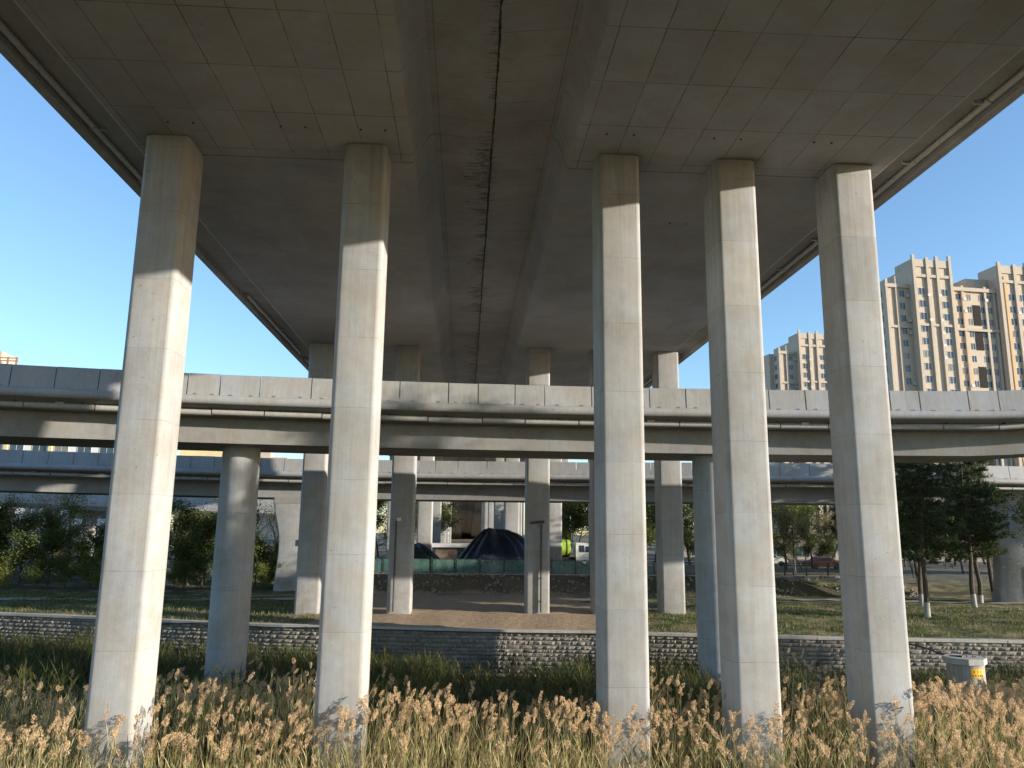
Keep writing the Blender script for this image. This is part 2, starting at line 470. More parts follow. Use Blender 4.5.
# ------------------------------------------------------------------ retaining wall
def make_wall():
    t = thing('retaining_wall', 'long rough stone block retaining wall with a pale flat coping behind the reeds', 'wall', (0, wall_y(0), BED))
    L = (0, wall_y(0), BED)
    # sample the line
    S = []
    xs_ = np.arange(-75, 80, .05); ys_ = np.array([wall_y(x) for x in xs_])
    arc = np.concatenate([[0], np.cumsum(np.hypot(np.diff(xs_), np.diff(ys_)))])
    def at(s): return np.interp(s, arc, xs_), np.interp(s, arc, ys_)
    tot = arc[-1]
    core = MB(); V = []; F = []
    ks = np.arange(0, tot, 1.)
    for s in ks:
        x, y = at(s); V += [(x, y + .05, BED - .5), (x, y + .02, ZT - .17), (x, y + .5, ZT - .17)]
    for i in range(len(ks) - 1):
        for j in range(2): F.append((3 * i + j, 3 * i + 3 + j, 3 * i + 4 + j, 3 * i + 1 + j))
    core.add([(a - L[0], b - L[1], c - L[2]) for a, b, c in V], F); core.build('mortar_core', M['mortar'], t)
    blk = MB(); z = BED - .1
    top = ZT - .18
    while z < top - .05:
        h = random.uniform(.19, .27)
        if z + h > top - .12: h = top - z
        s = random.uniform(0, .3)
        while s < tot - 1:
            w = random.uniform(.28, .85)
            x0, _ = at(s)
            fine = -40 < x0 < 42
            if not fine: w *= 2.5
            nx, nz = (4, 3) if fine else (2, 2)
            g = .012
            ex = random.uniform(.0, .05)
            ids = []; VV = []
            for k in range(nz + 1):
                for i in range(nx + 1):
                    u = s + g + (w - 2 * g) * i / nx; zz = z + g + (h - 2 * g) * k / nz
                    edge = i in (0, nx) or k in (0, nz)
                    out = 0.0 if edge else ex + random.choice([random.uniform(.0, .03), random.uniform(.01, .075)])
                    x, y = at(u); VV.append((x - L[0], y - out - L[1], zz - L[2]))
            FF = [(k * (nx + 1) + i, k * (nx + 1) + i + 1, (k + 1) * (nx + 1) + i + 1, (k + 1) * (nx + 1) + i) for k in range(nz) for i in range(nx)]
            blk.add(VV, FF); s += w
        z += h
    blk.build('stone_facing', M['stone'], t)
    cp = MB(); s = 0
    while s < tot - 2:
        w = random.uniform(1.4, 1.6); e = random.uniform(-.008, .008)
        q = []
        for u in (s + .006, s + w - .006):
            x, y = at(u); q += [(x, y - .11 + e, ZT - .165), (x, y + .42, ZT - .165), (x, y + .42, ZT + e), (x, y - .085 + e, ZT + e), (x, y - .11 + e, ZT - .025 + e)]
        q = [(a - L[0], b - L[1], c - L[2]) for a, b, c in q]
        cp.rings([q[:5], q[5:]]); s += w
    cp.build('coping', M['coping'], t)
make_wall()

# ------------------------------------------------------------------ main viaduct
def deck_z(y):
    if y < 100: return 13.0
    return 13.0 - (y - 100) ** 2 / 7000.
ST = [-40, -20, 0, 12, 20, 25, 26.3, 30, 40, 54, 70, 85, 100, 115, 130, 145, 160, 175, 190, 205, 220, 240, 260, 280, 300, 320, 340, 360, 380, 400, 420, 440, 455]
def sweepY(mb, poly, y0=None, y1=None, mi=0):
    rs = [[(x, y, deck_z(y) + z) for x, z in poly] for y in ST if (y0 is None or y >= y0) and (y1 is None or y <= y1)]
    mb.rings(rs, mi)
vd = thing('viaduct_deck', 'wide concrete viaduct deck overhead with two box girders and a dark stained centre joint', 'bridge deck', (0, 0, 0))
XL, XR = -11.6, 14.75
g = MB(); sweepY(g, [(XL, .04), (XL + .04, 0), (-2.14, 0), (-2.1, .03), (-1.62, 1.02), (-1.42, 1.16), (-1.42, 1.8), (XL - .2, 1.8), (XL - .2, .62), (XL - .06, .5)]); g.build('box_girder', M['soffit'], vd, smooth=True)
g = MB(); sweepY(g, [(3.4, .03), (3.44, 0), (XR - .04, 0), (XR, .04), (XR + .06, .5), (XR + .2, .62), (XR + .2, 1.8), (2.93, 1.8), (2.93, 1.16), (3.08, 1.02)]); g.build('box_girder', M['soffit'], vd, smooth=True)
g = MB(); sweepY(g, [(-1.42, 1.16), (2.93, 1.16), (2.93, 1.8), (-1.42, 1.8)]); g.build('median_slab', M['slab'], vd)
for sx, x0 in ((-1, XL), (1, XR)):
    def X(d): return x0 + sx * d
    poly = [(X(.205), .61), (X(1.55), .66), (X(1.6), .64), (X(1.62), .33), (X(1.68), .30), (X(1.95), .32), (X(1.97), 1.8), (X(.205), 1.8)]
    if sx < 0: poly = poly[::-1]
    g = MB(); sweepY(g, poly); g.build('cantilever_slab', M['fascia'], vd)
    poly = [(X(1.70), 1.803), (X(1.99), 1.803), (X(2.0), 1.0), (X(2.06), 1.0), (X(2.06), 2.9), (X(1.8), 2.95), (X(1.70), 2.0)]
    if sx < 0: poly = poly[::-1]
    g = MB(); sweepY(g, poly); g.build('parapet', M['fascia'], vd)
    # drip strip along girder edge (thin pale line)
    poly = [(X(-.05), -.006), (X(.012), -.006), (X(.012), .05), (X(-.05), -.002)]
    g = MB(); sweepY(g, poly if sx > 0 else poly[::-1]); g.build('drip_edge', M['pipe'], vd)
    # drain pipe in uneven lengths with collars and brackets
    stops = [(2, 50), (58, 84), (88, 114)] if sx > 0 else [(6, 31), (45, 60), (62, 84)]
    for a, b_ in stops:
        g = MB(); y = a
        while y < b_:
            ln = min(random.uniform(3.6, 4.2), b_ - y)
            dz = random.uniform(-.015, .015)
            x = X(1.38); z = deck_z(y) + .50
            g.tube([(x, y, z + dz), (x + random.uniform(-.01, .01), y + ln - .05, z - dz)], .105, 10)
            g.tube([(x, y - .07, z + dz), (x, y + .08, z + dz)], .125, 10)
            g.box(x - .025, x + .025, y + ln * .5 - .03, y + ln * .5 + .03, z + .09, z + .155)
            if random.random() < .35:
                g.tube([(x - sx * .02, y + .2, z + .02), (x - sx * .25, y + .3, z + .06), (x - sx * .3, y + .34, z + .15)], .05, 6)
            y += ln
        g.build('drain_pipe', M['pipe'], vd, smooth=True)
# drain holes in the soffit, small dark recess rings before each pier row
def drain_hole(x, y):
    g = MB(); g.lathe([(.03, -.03), (.035, -.03), (.035, .02), (.03, .02)], 10)
    g.build('drain_hole', M['dark'], vd, loc=(x, y, 13.0))
for x in (-9.9, -9.1, -6.3, -5.5, -2.9, -3.7, 4.4, 5.3, 8.0, 8.9, 11.4, 12.0):
    drain_hole(x, 24.05 + (-.35 if x > 0 else 0))
for x in (6.3, 8.4, 9.1, 11.2, 12.0): drain_hole(x, 31.0)

# pillars ------------------------------------------------------------
def rrect(w, d, r, n=5):
    P = []
    for cx_, cy_, a0 in ((w / 2 - r, d / 2 - r, 0), (-w / 2 + r, d / 2 - r, 90), (-w / 2 + r, -d / 2 + r, 180), (w / 2 - r, -d / 2 + r, 270)):
        for i in range(n + 1):
            a = R(a0 + 90 * i / n); P.append((cx_ + r * math.cos(a), cy_ + r * math.sin(a)))
    return P
PILLAR_COLS = [-10.22, -3.64, 5.06, 9.18, 13.42]
ROW1_Y = [25.70, 25.80, 25.85, 25.88, 25.92]
def make_pillar(h, w=1.44, d=1.62):
    b = MB(); P = rrect(w, d, .17)
    n = len(P)
    Q = rrect(w - .10, d - .10, .15)
    zs = [0, h * .25, h * .5, h * .75, h - .055]
    rs = [[(x, y, z) for x, y in P] for z in zs] + [[(x, y, h - .05) for x, y in Q], [(x, y, h) for x, y in Q]]
    b.rings(rs)
    return b
_cache = {}
def pillar(x, y, zb, zt, label, w=1.44):
    h = round(zt - zb, 2)
    key = (h, w)
    if key in _cache:
        o = _cache[key].copy(); COL.objects.link(o)
    else:
        o = make_pillar(h, w).build('viaduct_pillar', M['pillar'], smooth=True); _cache[key] = o
    o.location = (x, y, zb)
    return tag(o, label, 'pillar', 'rectangular pillars carrying the viaduct')
names1 = ['tall foreground concrete pillar at the far left with a broad sunlit right side',
          'tall foreground concrete pillar standing left of the deck centre joint',
          'tall foreground concrete pillar just right of the deck centre joint, by the low reed gap',
          'tall foreground concrete pillar, middle one of the three on the right side',
          'tall foreground concrete pillar at the far right beside the apartment tower']
for x, yy, lb in zip(PILLAR_COLS, ROW1_Y, names1):
    pillar(x, yy, BED - .3, 13.0, lb)
ROW2 = [-10.35, -4.28, 5.0, 9.6, 14.3]
names2 = ['second row pillar half hidden behind the left centre foreground pillar, on the grass bank',
          'second row pillar with a thin dark pipe and small lamp, on bare soil above the wall',
          'second row pillar with a dark pipe and cross arm, on bare soil above the wall',
          'second row pillar almost hidden behind the foreground pillar right of the joint',
          'second row pillar with a green grass patch at its foot']
row2 = []
for x, lb in zip(ROW2, names2):
    row2.append(pillar(x, 54.3 + .9, ground_z(x, 55) - .2, 13.0, lb, 1.62))
# fittings on two second-row pillars
o = row2[2]; b = MB(); zz0 = .3
b.tube([(.22, -.95, zz0), (.22, -.95, 6.15)], .07, 8); b.tube([(-.55, -.95, 6.2), (.42, -.95, 6.28)], .09, 8)
for z in (1, 2.5, 4, 5.5): b.box(.12, .32, -.95, -.86, z, z + .06)
b.build('downpipe', M['pipedark'], o)
b = MB(); b.box(-.82, .82, -.90, -.876, 1.3, 2.35); 
o = row2[1]; b = MB()
b.tube([(-.35, -.95, .3), (-.35, -.95, 6.2)], .06, 8); b.tube([(-.35, -.95, 6.2), (-.2, -1.2, 6.3)], .05, 8)
b.build('downpipe', M['pipedark'], o)
b = MB(); b.box(-.28, -.02, -1.35, -1.1, 6.22, 6.42); b.build('lamp_head', M['white'], o)
ordn = {2: 'third', 3: 'fourth', 4: 'fifth', 5: 'sixth', 6: 'seventh'}
for k, Y in ((2, 85), (3, 115), (4, 145), (5, 175), (6, 205)):
    cols = ROW2 if k < 4 else ROW2
    for i, x in enumerate(cols):
        pos = ['leftmost', 'second from the left', 'middle', 'second from the right', 'rightmost'][i]
        pillar(x, Y + .9, ground_z(x, Y) - .3, deck_z(Y + .9), f'distant viaduct pillar, {pos} of the {ordn[k]} row back', 1.62)

# ------------------------------------------------------------------ curved flyovers
def flyover(name, label, cx_, cy_, Rr, t0, t1, zt, zfun=None):
    ex, ey = cx_, cy_ + Rr
    t = thing(name, label, 'flyover', (ex, ey, zt - 3.2))
    zf = zfun or (lambda x: 0.)
    a_s = R(9.0)                       # right end bent back beyond the frame, shaped to let sun reach the wall
    def plan(a):
        if a <= a_s: return cx_ + Rr * math.sin(a), cy_ + Rr * math.cos(a), a
        L = (a - a_s) * Rr; x = cx_ + Rr * math.sin(a_s); y = cy_ + Rr * math.cos(a_s)
        Lc = (a_s + .16) * 150.
        n = 12; Lq = min(L, Lc)
        for i in range(n):
            h = a_s - (i + .5) / n * Lq / 150.; x += math.cos(h) * Lq / n; y -= math.sin(h) * Lq / n
        h = a_s - Lq / 150.
        return x + (L - Lq) * math.cos(h), y - (L - Lq) * math.sin(h), h
    def P(a, s, z):
        x, y, h = plan(a); x += s * math.sin(h); y += s * math.cos(h)
        return (x - ex, y - ey, zt + z + zf(x) - (zt - 3.2))
    def sweep(mb, prof, a0, a1, n, mi=0, cap=True):
        mb.rings([[P(a0 + (a1 - a0) * i / n, s, z) for s, z in prof] for i in range(n + 1)], mi, cap)
    N = 90
    g = MB(); sweep(g, [(1.72, -1.95), (1.9, -3.22), (6.3, -3.22), (6.5, -1.95)], t0, t1, N); g.build('box_girder', M['web'], t, smooth=True)
    g = MB(); sweep(g, [(.06, -1.16), (.12, -1.5), (1.7, -1.94), (6.5, -1.94), (8.1, -1.5), (8.1, -1.16)], t0, t1, N); g.build('deck_slab', M['fly'], t)
    # kerb roll below the panels, near side and far side
    g = MB()
    hr = [(.05 + .2 * math.cos(a), -1.30 + .235 * math.sin(a)) for a in [R(v) for v in range(-80, -281, -25)]]
    sweep(g, hr + [(.2, -1.08), (.2, -1.5)], t0, t1, N)
    g.build('edge_roll', M['panel'], t, smooth=True)
    # panels: separate sheets with small gaps, seat a little unevenly
    g = MB(); a = t0
    step = 1.9 / Rr
    while a < t1 - step:
        st = step * random.choice([1, 1, 1, 1.3, .8]); e = random.uniform(-.012, .012); e2 = random.uniform(-.012, .012); lz = random.uniform(-.012, .012)
        gp = .026 / Rr
        rings = [[P(a + gp + (st - 2 * gp) * i / 2, s + (e if i == 0 else e2), z + lz) for s, z in [(-.0, -1.075), (.10, -.02), (.14, 0), (.3, 0), (.3, -1.075)]] for i in range(3)]
        g.rings(rings)
        # bolt lugs at the foot of the sheet
        for f in (.3, .82):
            x, y, z = P(a + st * f, -.03, -1.02 + lz); g.obox((x, y, z), (.05, 0, 0), (0, .02, 0), (0, 0, .018))
        a += st
    g.build('parapet_panels', M['panel'], t)
    g = MB(); sweep(g, [(7.9, -1.1), (8.1, -1.1), (8.05, 0), (7.95, 0)], t0, t1, N); g.build('far_parapet', M['panel'], t)
    # drain pipe lengths under the edge
    g = MB(); a = t0
    while a < t1:
        L = random.choice([2.2, 2.5, 2.8, 3.1]) / Rr; dz = random.uniform(-.02, .02)
        g.tube([P(a, .62, -1.84 + dz), P(a + L - .06 / Rr, .62, -1.84 + dz)], .155, 10)
        if random.random() < .3: x, y, z = P(a + L * .5, .6, -1.72 + dz); g.obox((x, y, z), (.2, 0, 0), (0, .16, 0), (0, 0, .06))
        a += L
    g.build('drain_pipe', M['pipe2'], t, smooth=True)
    a = t0; first = None
    while a < t1:
        if first is None:
            g = MB(); g.box(-.03, .03, -.1, .1, -.2, .2); first = h_ = g.build('pipe_hanger', M['pipedark'], t)
        else:
            h_ = first.copy(); COL.objects.link(h_); h_.parent = t
        h_.location = P(a, .62, -1.75); a += 2.9 / Rr
    return t, P
flyover('curved_flyover', 'nearer curved flyover with grey parapet panels and pale drain pipe behind the front pillars', 7, -120.2, 160, R(-33), R(35), 7.56, lambda x: max(0, x - 28) * .08)  # unseen right end raised to let sun onto the ground behind
flyover('curved_flyover', 'farther curved flyover seen below the nearer one, crossing behind the second pillar row', -10, -112.6, 180, R(-30), R(34), 6.02, lambda x: max(0, -15 - x) * .008)
def round_pier(x, y, zt, label):
    b = MB(); h = zt - (BED - .3)
    b.lathe([(1.0, 0), (1.0, h * .5), (.97, h - .35), (.97, h)], 40)
    o = b.build('round_pier', M['roundpier'], loc=(x, y, BED - .3), smooth=True)
    return tag(o, label, 'pier', 'round piers under the nearer flyover')
round_pier(-12.05, 42.9, 4.34, 'round grey flyover pier rising from the reeds between the two left pillars')
round_pier(13.6, 43.2, 4.34, 'round grey flyover pier partly hidden behind the middle right pillar')

def flared_pier(x, y, zb, zt, label, rotz=0., w=3.4, waist=.80, d=1.5):
    h = zt - zb; b = MB(); rs = []
    for k in range(13):
        u = k / 12
        if u < .5: s = 1.0 - (1 - waist) * smooth(0, .5, u) * .55
        else: s = (1 - (1 - waist) * .55) + smooth(.5, 1, u) ** 1.5 * .30
        rs.append([(px * s, py, u * (h - .55)) for px, py in rrect(w, d, .12, 3)])
    b.rings(rs)
    o = thing('flared_pier', label, 'pier', (x, y, zb), rotz, 'flared piers under the farther flyover')
    b.build('shaft', M['pillar'], o, smooth=True)
    c = MB(); c.prism(rrect(w * 1.22, d * 1.03, .1, 3), h - .545, h); c.build('pier_cap', M['web'], o)
    return o
fp = flared_pier(-14.0, 69.6, -5.2, 2.84, 'pale flared pier with a small dark sign, behind the left centre pillar', w=3.9)
b = MB(); b.box(-.02, .62, -.86, -.80, 4.0, 4.5); b.build('sign_plate', M['dark'], fp)
fp2 = flared_pier(45.6, 63.4, -5.3, 2.84, 'pale flared pier with a grey side at the right edge behind the pines', R(-14), w=4.2)
b = MB(); b.tube([(.5, -.82, 3.2), (.55, -.84, 1.2), (.7, -.84, .5), (1.2, -.84, .35), (1.9, -.84, .5)], .06, 8); b.build('white_conduit', M['white'], fp2)

# low straight ramp far left
lb = thing('low_ramp_bridge', 'low sunlit ramp bridge far away on the left, between the trees and the flyover', 'bridge', (-45, 110, 3))
def lz(x): return (x + 62) * -.030
b = MB(); b.rings([[(x, y, z + lz(x - 45)) for y, z in ((0, .35), (.6, -.25), (7, -.25), (7.6, .35), (7.6, 1.0), (0, 1.0))] for x in np.linspace(-60, 32, 24)]); b.build('beam', M['fly'], lb)
b = MB(); b.rings([[(x, y, z + lz(x - 45)) for y, z in ((0, 1.0), (.25, 1.0), (.2, 2.2), (.05, 2.2))] for x in np.linspace(-60, 32, 24)]); b.build('parapet', M['panel'], lb)
for i, x in enumerate((-74, -52, -31, -19)):
    z0 = ground_z(x, 113) - .3; z1 = 3 + lz(x) - .25
    b = MB(); b.prism(rrect(2.2, 1.3, .1, 3), 0, z1 - z0 - 1, 0, .75, .75)
    b.prism(rrect(2.2, 1.3, .1, 3), z1 - z0 - 1, z1 - z0, 0, .75, 1.5)
    tag(b.build('ramp_pier', M['fly'], loc=(x, 113.8, z0)), ['grey ramp bridge pier farthest left, behind the trees', 'dark ramp bridge pier flaring at its top beside the white building', 'grey ramp bridge pier hidden in foliage left of the round pier', 'grey ramp bridge pier nearest to the flared pier'][i], 'pier', 'piers of the low ramp bridge')

# ------------------------------------------------------------------ buildings
M['cream'] = plain('cream_facade', (.47, .39, .305), .85, var=.06, scale=.8)
M['orange'] = plain('ochre_facade', (.54, .36, .205), .85, var=.06, scale=.8)
M['tan'] = plain('tan_facade', (.43, .37, .30), .85, var=.06, scale=.8)
M['whitewall'] = plain('white_facade', (.62, .61, .58), .8, var=.06, scale=.6)
M['yellowwall'] = plain('yellow_facade', (.58, .47, .26), .8, var=.06, scale=.6)
M['win'] = glass_dark('window_glass')
M['winframe'] = plain('window_frame', (.45, .43, .40), .5)
M['recess_shade'] = plain('painted_balcony_shade', (.018, .015, .013), .95)  # recess shade painted as a near-black colour
M['brick'] = plain('brick_red', (.30, .16, .11), .9, var=.3)

class Tower:
    def __init__(s, name, label, loc, rotz):
        s.t = thing(name, label, 'tower block', loc, rotz); s.nw = 0; s.extra = MB(); s.wm = {}
    def part(s, name, mat, mb): return mb.build(name, mat, s.t)
    def window(s, x, y, z, w, h, side='f'):
        """window on front (facing -y) or left face (facing -x)"""
        if s.nw >= 98:
            if side == 'f': s.extra.box(x - w / 2, x + w / 2, y - .03, y + .1, z, z + h)
            else: s.extra.box(x - .03, x + .1, y - w / 2, y + w / 2, z, z + h)
            return
        s.nw += 1
        key = (round(w, 2), h, side)
        if key not in s.wm:
            b = MB(); t = .07
            if side == 'f':
                b.box(-w / 2 - t, w / 2 + t, -.08, .1, -t, 0); b.box(-w / 2 - t, w / 2 + t, -.08, .1, h, h + t)
                b.box(-w / 2 - t, -w / 2, -.08, .1, 0, h); b.box(w / 2, w / 2 + t, -.08, .1, 0, h); b.box(-.04, .04, -.06, .1, 0, h)
                g_ = MB(); g_.box(-w / 2, w / 2, -.02, .08, 0, h)
            else:
                b.box(-.08, .1, -w / 2 - t, w / 2 + t, -t, 0); b.box(-.08, .1, -w / 2 - t, w / 2 + t, h, h + t)
                b.box(-.08, .1, -w / 2 - t, -w / 2, 0, h); b.box(-.08, .1, w / 2, w / 2 + t, 0, h); b.box(-.06, .1, -.04, .04, 0, h)
                g_ = MB(); g_.box(-.02, .08, -w / 2, w / 2, 0, h)
            o = b.build('window', M['winframe'], s.t); p = g_.build('pane', M['win'], o); s.wm[key] = o
            o.location = (x, y, z)
        else:
            src = s.wm[key]; o = src.copy(); COL.objects.link(o); o.location = (x, y, z)
            c = src.children[0].copy(); COL.objects.link(c); c.parent = o
    def finish(s):
        if s.extra.n: tag(s.extra.build('lower_windows', M['win'], s.t), None, None, kind='stuff')

FL = 3.0
def tower(name, label, loc, rotz, H, full=True):
    T = Tower(name, label, loc, rotz)
    # x runs along the front, y backwards; front faces -y
    b = MB()
    b.box(-1.2, 5.0, 1.6, 16, 0, H - 3.0)        # left recessed wing
    b.box(-2.6, -1.2, 5.0, 16, 0, H - 3.0)
    b.box(5.0, 15.4, 0, 16, 0, H + 1.4)          # tall bay
    if full:
        b.box(15.4, 27.6, 1.2, 17, 0, H - 3.0)   # centre
        b.box(27.6, 36.0, 0, 17, 0, H + 1.2)     # right tall bay
        b.box(36.0, 48.0, 1.6, 17, 0, H - 4)
    else:
        b.box(15.4, 19.5, 1.2, 16, 0, H - 3.5)
    T.part('wall', M['cream'], b)
    b = MB()                                     # pilasters
    zt = H + 4.2
    for x, top in ((5.4, zt), (8.9, zt - .5), (11.5, zt), (14.9, zt + .3)): b.box(x - .35, x + .35, -.5, -.003, 0, top)
    b.box(5.1, 15.3, -.25, 6, H + 1.403, H + 3.2)
    for x in (-.9, 1.6): b.box(x - .3, x + .3, 1.2, 1.597, 0, H - 1.6 + (.8 if x > 0 else 0))
    if full:
        for x in (18.6, 24.6, 26.9): b.box(x - .3, x + .3, .75, 1.197, 0, H - 2.2)
        for x, top in ((28.1, zt - .2), (32.2, zt - .6), (35.4, zt)): b.box(x - .4, x + .4, -.5, -.003, 0, top)
        b.box(27.7, 35.8, -.25, 6, H + 1.203, H + 3.2)
        b.box(21.5, 27.5, 3, 9, H - 2.997, H + .4)
    T.part('pilaster', M['tan'], b)
    b = MB()                                     # ochre strips
    b.box(15.45, 16.7, .9, 1.197, 0, H - 3.4)
    if full:
        b.box(36.05, 38.2, 1.2, 1.597, 0, H - 4.4); b.box(19.0, 19.5, 1.0, 1.197, 0, H - 3.4)
        b.box(29.2, 30.0, -.2, -.003, 0, H + .5)
    else:
        b.box(17.4, 19.4, .9, 1.197, 0, H - 4)
    T.part('ochre_strip', M['orange'], b)
    def one(name, mat, *bx): T.part(name, mat, MB().box(*bx))
    for x0, x1, y in ((-1.3, 4.99, 1.3), (15.42, 27.55, .7) if full else (15.42, 19.6, .7)):
        one('cornice', M['tan'], x0, x1, y - .15, y + .6, H - 3.6, H - 2.7); one('cornice', M['tan'], x0, x1, y - .05, y + .4, H - 13.35, H - 12.75)
    one('cornice', M['tan'], 5.0, 15.4, -.4, -.003, H - 1.2, H - .5); one('cornice', M['tan'], 5.0, 15.4, -.3, -.003, H - 13.0, H - 12.4)
    if full: one('cornice', M['tan'], 27.6, 36, -.4, -.003, H - 1.2, H - .5)
    nf = int((H - 4) / FL)
    if full:
        for k0, k1 in ((1, 2), (3, 4), (6, 7), (9, 10), (12, 14)):
            one('balcony_shade_panel', M['recess_shade'], 21.2, 23.2, 1.10, 1.6, H - 3.6 - (k1 + 1) * FL + .8, H - 3.6 - k0 * FL - .2)  # box stands proud of the wall; its dark colour imitates recess shade
    for k in range(nf):
        z = H - 3.6 - (k + 1) * FL + .9
        for x in (7.2, 13.2): T.window(x, 0, z + .3, 1.5, 1.6)
        T.window(3.1, 1.6, z, 1.2, 1.5)
        T.window(-1.2, 3.4, z, 1.5, 1.6, 'l')
        if full:
            for x, w in ((17.6, 1.5), (20.3, 1.2), (25.6 - 1.8, 1.2), (25.7, 1.3)): T.window(x, 1.2, z, w, 1.5)
            T.window(30.9, 0, z + .2, 1.5, 1.6); T.window(33.8, 0, z + .2, 1.2, 1.6)
            T.window(39.8, 1.6, z, 1.5, 1.6)
        else: T.window(17.0, 1.2, z, 1.2, 1.5)
    rr = random.Random(4)
    for k in range(min(nf, 12)):
        z = H - 3.6 - (k + 1) * FL + .75
        for x, y in ((8.8, 0), (11.6, 0), (4.4, 1.6)) + (((19.0, 1.2), (24.8, 1.2), (32.4, 0)) if full else ()):
            if rr.random() < .4: T.part('air_conditioner', M['winframe'], MB().box(x - .4, x + .4, y - .55, y - .06, z, z + .65))
    T.finish(); return T
p = atY(893, 533, 172)
tower('apartment_tower', 'large cream apartment tower with ochre strips and dark windows at the right edge', (98.5, 170, -5), R(6), 66.4)
tower('apartment_tower', 'smaller distant apartment tower seen between the two rightmost pillars', (101, 240, -5), R(6), 66.5, False)

def slab_block(name, label, loc, rotz, w, d, h, wall, floors, cols, win_w, win_h, roof=None, band=None):
    T = Tower(name, label, loc, rotz)
    b = MB(); b.box(0, w, 0, d, 0, h); T.part('wall', wall, b)
    b = MB(); b.box(-.2, w + .2, -.25, d + .2, h + .003, h + .8); T.part('roof_edge', M['tan'], b)
    if band:
        b = MB()
        for x0, x1 in band: b.box(x0, x1, -.4, -.003, 0, h - .3)
        T.part('facade_band', M['yellowwall'], b)
    fh = h / floors
    for k in range(floors):
        for c in cols: T.window(c, 0, h - (k + 1) * fh + fh * .28, win_w, win_h)
    T.finish(); return T
a = atY(-30, 533, 150); 
slab_block('apartment_block', 'white apartment block with dark windows far left behind the trees and flyovers', (-98, 150, -5), R(3), 36, 14, 24, M['whitewall'], 8, [2.4, 6.5, 10.5, 14.5, 18.5, 22.4, 26.5, 30.5, 33.8], 2.4, 1.7, band=[(12.3, 13.0), (20.2, 20.8)])
slab_block('apartment_block', 'yellowish apartment block behind the flyover left of the round pier', (-60, 168, -5), R(2), 13, 12, 23.7, M['yellowwall'], 8, [1.6, 4.5, 8, 11], 1.4, 1.5)
# stepped roof tower at far left
T = Tower('apartment_tower', 'cream tower top with red rooftop railings peeping over the flyover at far left', (-136, 215, -5), R(4))
b = MB(); b.box(0, 14, 0, 14, 0, 48.5); b.box(2, 8.5, 2, 10, 48.503, 52.5); T.part('wall', M['cream'], b)
b = MB()
for x in (.5, 3.5, 6.5, 9.5, 13.5): b.box(x - .35, x + .35, -.4, -.003, 0, 48.2)
T.part('pilaster', M['tan'], b)
b = MB()
for x in (9, 11.2, 13.4): b.box(x - .2, x + .2, 0, .4, 48.503, 50.6)
b.box(8.8, 13.8, .05, .3, 49.4, 49.7); b.box(8.8, 13.8, .05, .3, 50.2, 50.5)
T.part('roof_railing', M['brick'], b)
for k in range(6):
    for x in (2, 5, 8, 11.5): T.window(x, 0, 48 - 3 * (k + 1) + .9, 1.4, 1.5)
T.finish()
T = Tower('apartment_tower', 'far pale tower with stepped roof glimpsed under the flyover beside the round pier', (-88, 320, -5), R(2))
b = MB(); b.box(0, 16, 0, 14, 0, 34); b.box(3, 9, 2, 8, 34.003, 38.5); b.box(5, 7, 3, 6, 38.503, 41); T.part('wall', M['cream'], b)
for k in range(4):
    for x in (3, 8, 13): T.window(x, 0, 34 - 3 * (k + 1) + .8, 1.6, 1.5)
T.finish()
slab_block('office_block', 'long low one storey building across the road behind the pines', (36, 132, -4.5), R(-4), 62, 12, 4.4, M['tan'], 1, [3 + 4.3 * i for i in range(14)], 2.4, 1.6)

# brick kiosk with white flat roof below the far deck
kt = thing('brick_kiosk', 'small brick hut with a white roof slab between the tarpaulins', 'hut', (-3.3, 98, ground_z(-3, 98) - .1), 0)
b = MB(); b.box(-.2, 3.5, 0, 3.4, 0, 1.85); kb = b.build('wall', plain('brick_wall', (.33, .245, .18), .9, var=.25, scale=5), kt)
b = MB(); b.box(-.9, 4.1, -.5, 4, 1.853, 2.3); b.build('roof_slab', M['white'], kt)
b = MB(); b.box(2.5, 3.4, -.05, -.003, 0, 1.7); b.build('door', M['steel'], kt)
b = MB(); b.lathe([(.0, 0), (.34, 0), (.34, .02), (.0, .02)], 16); 
o = b.build('round_sign', M['brick'], kt, loc=(1.75, -.01, 1.1)); o.rotation_euler = (R(90), 0, 0)

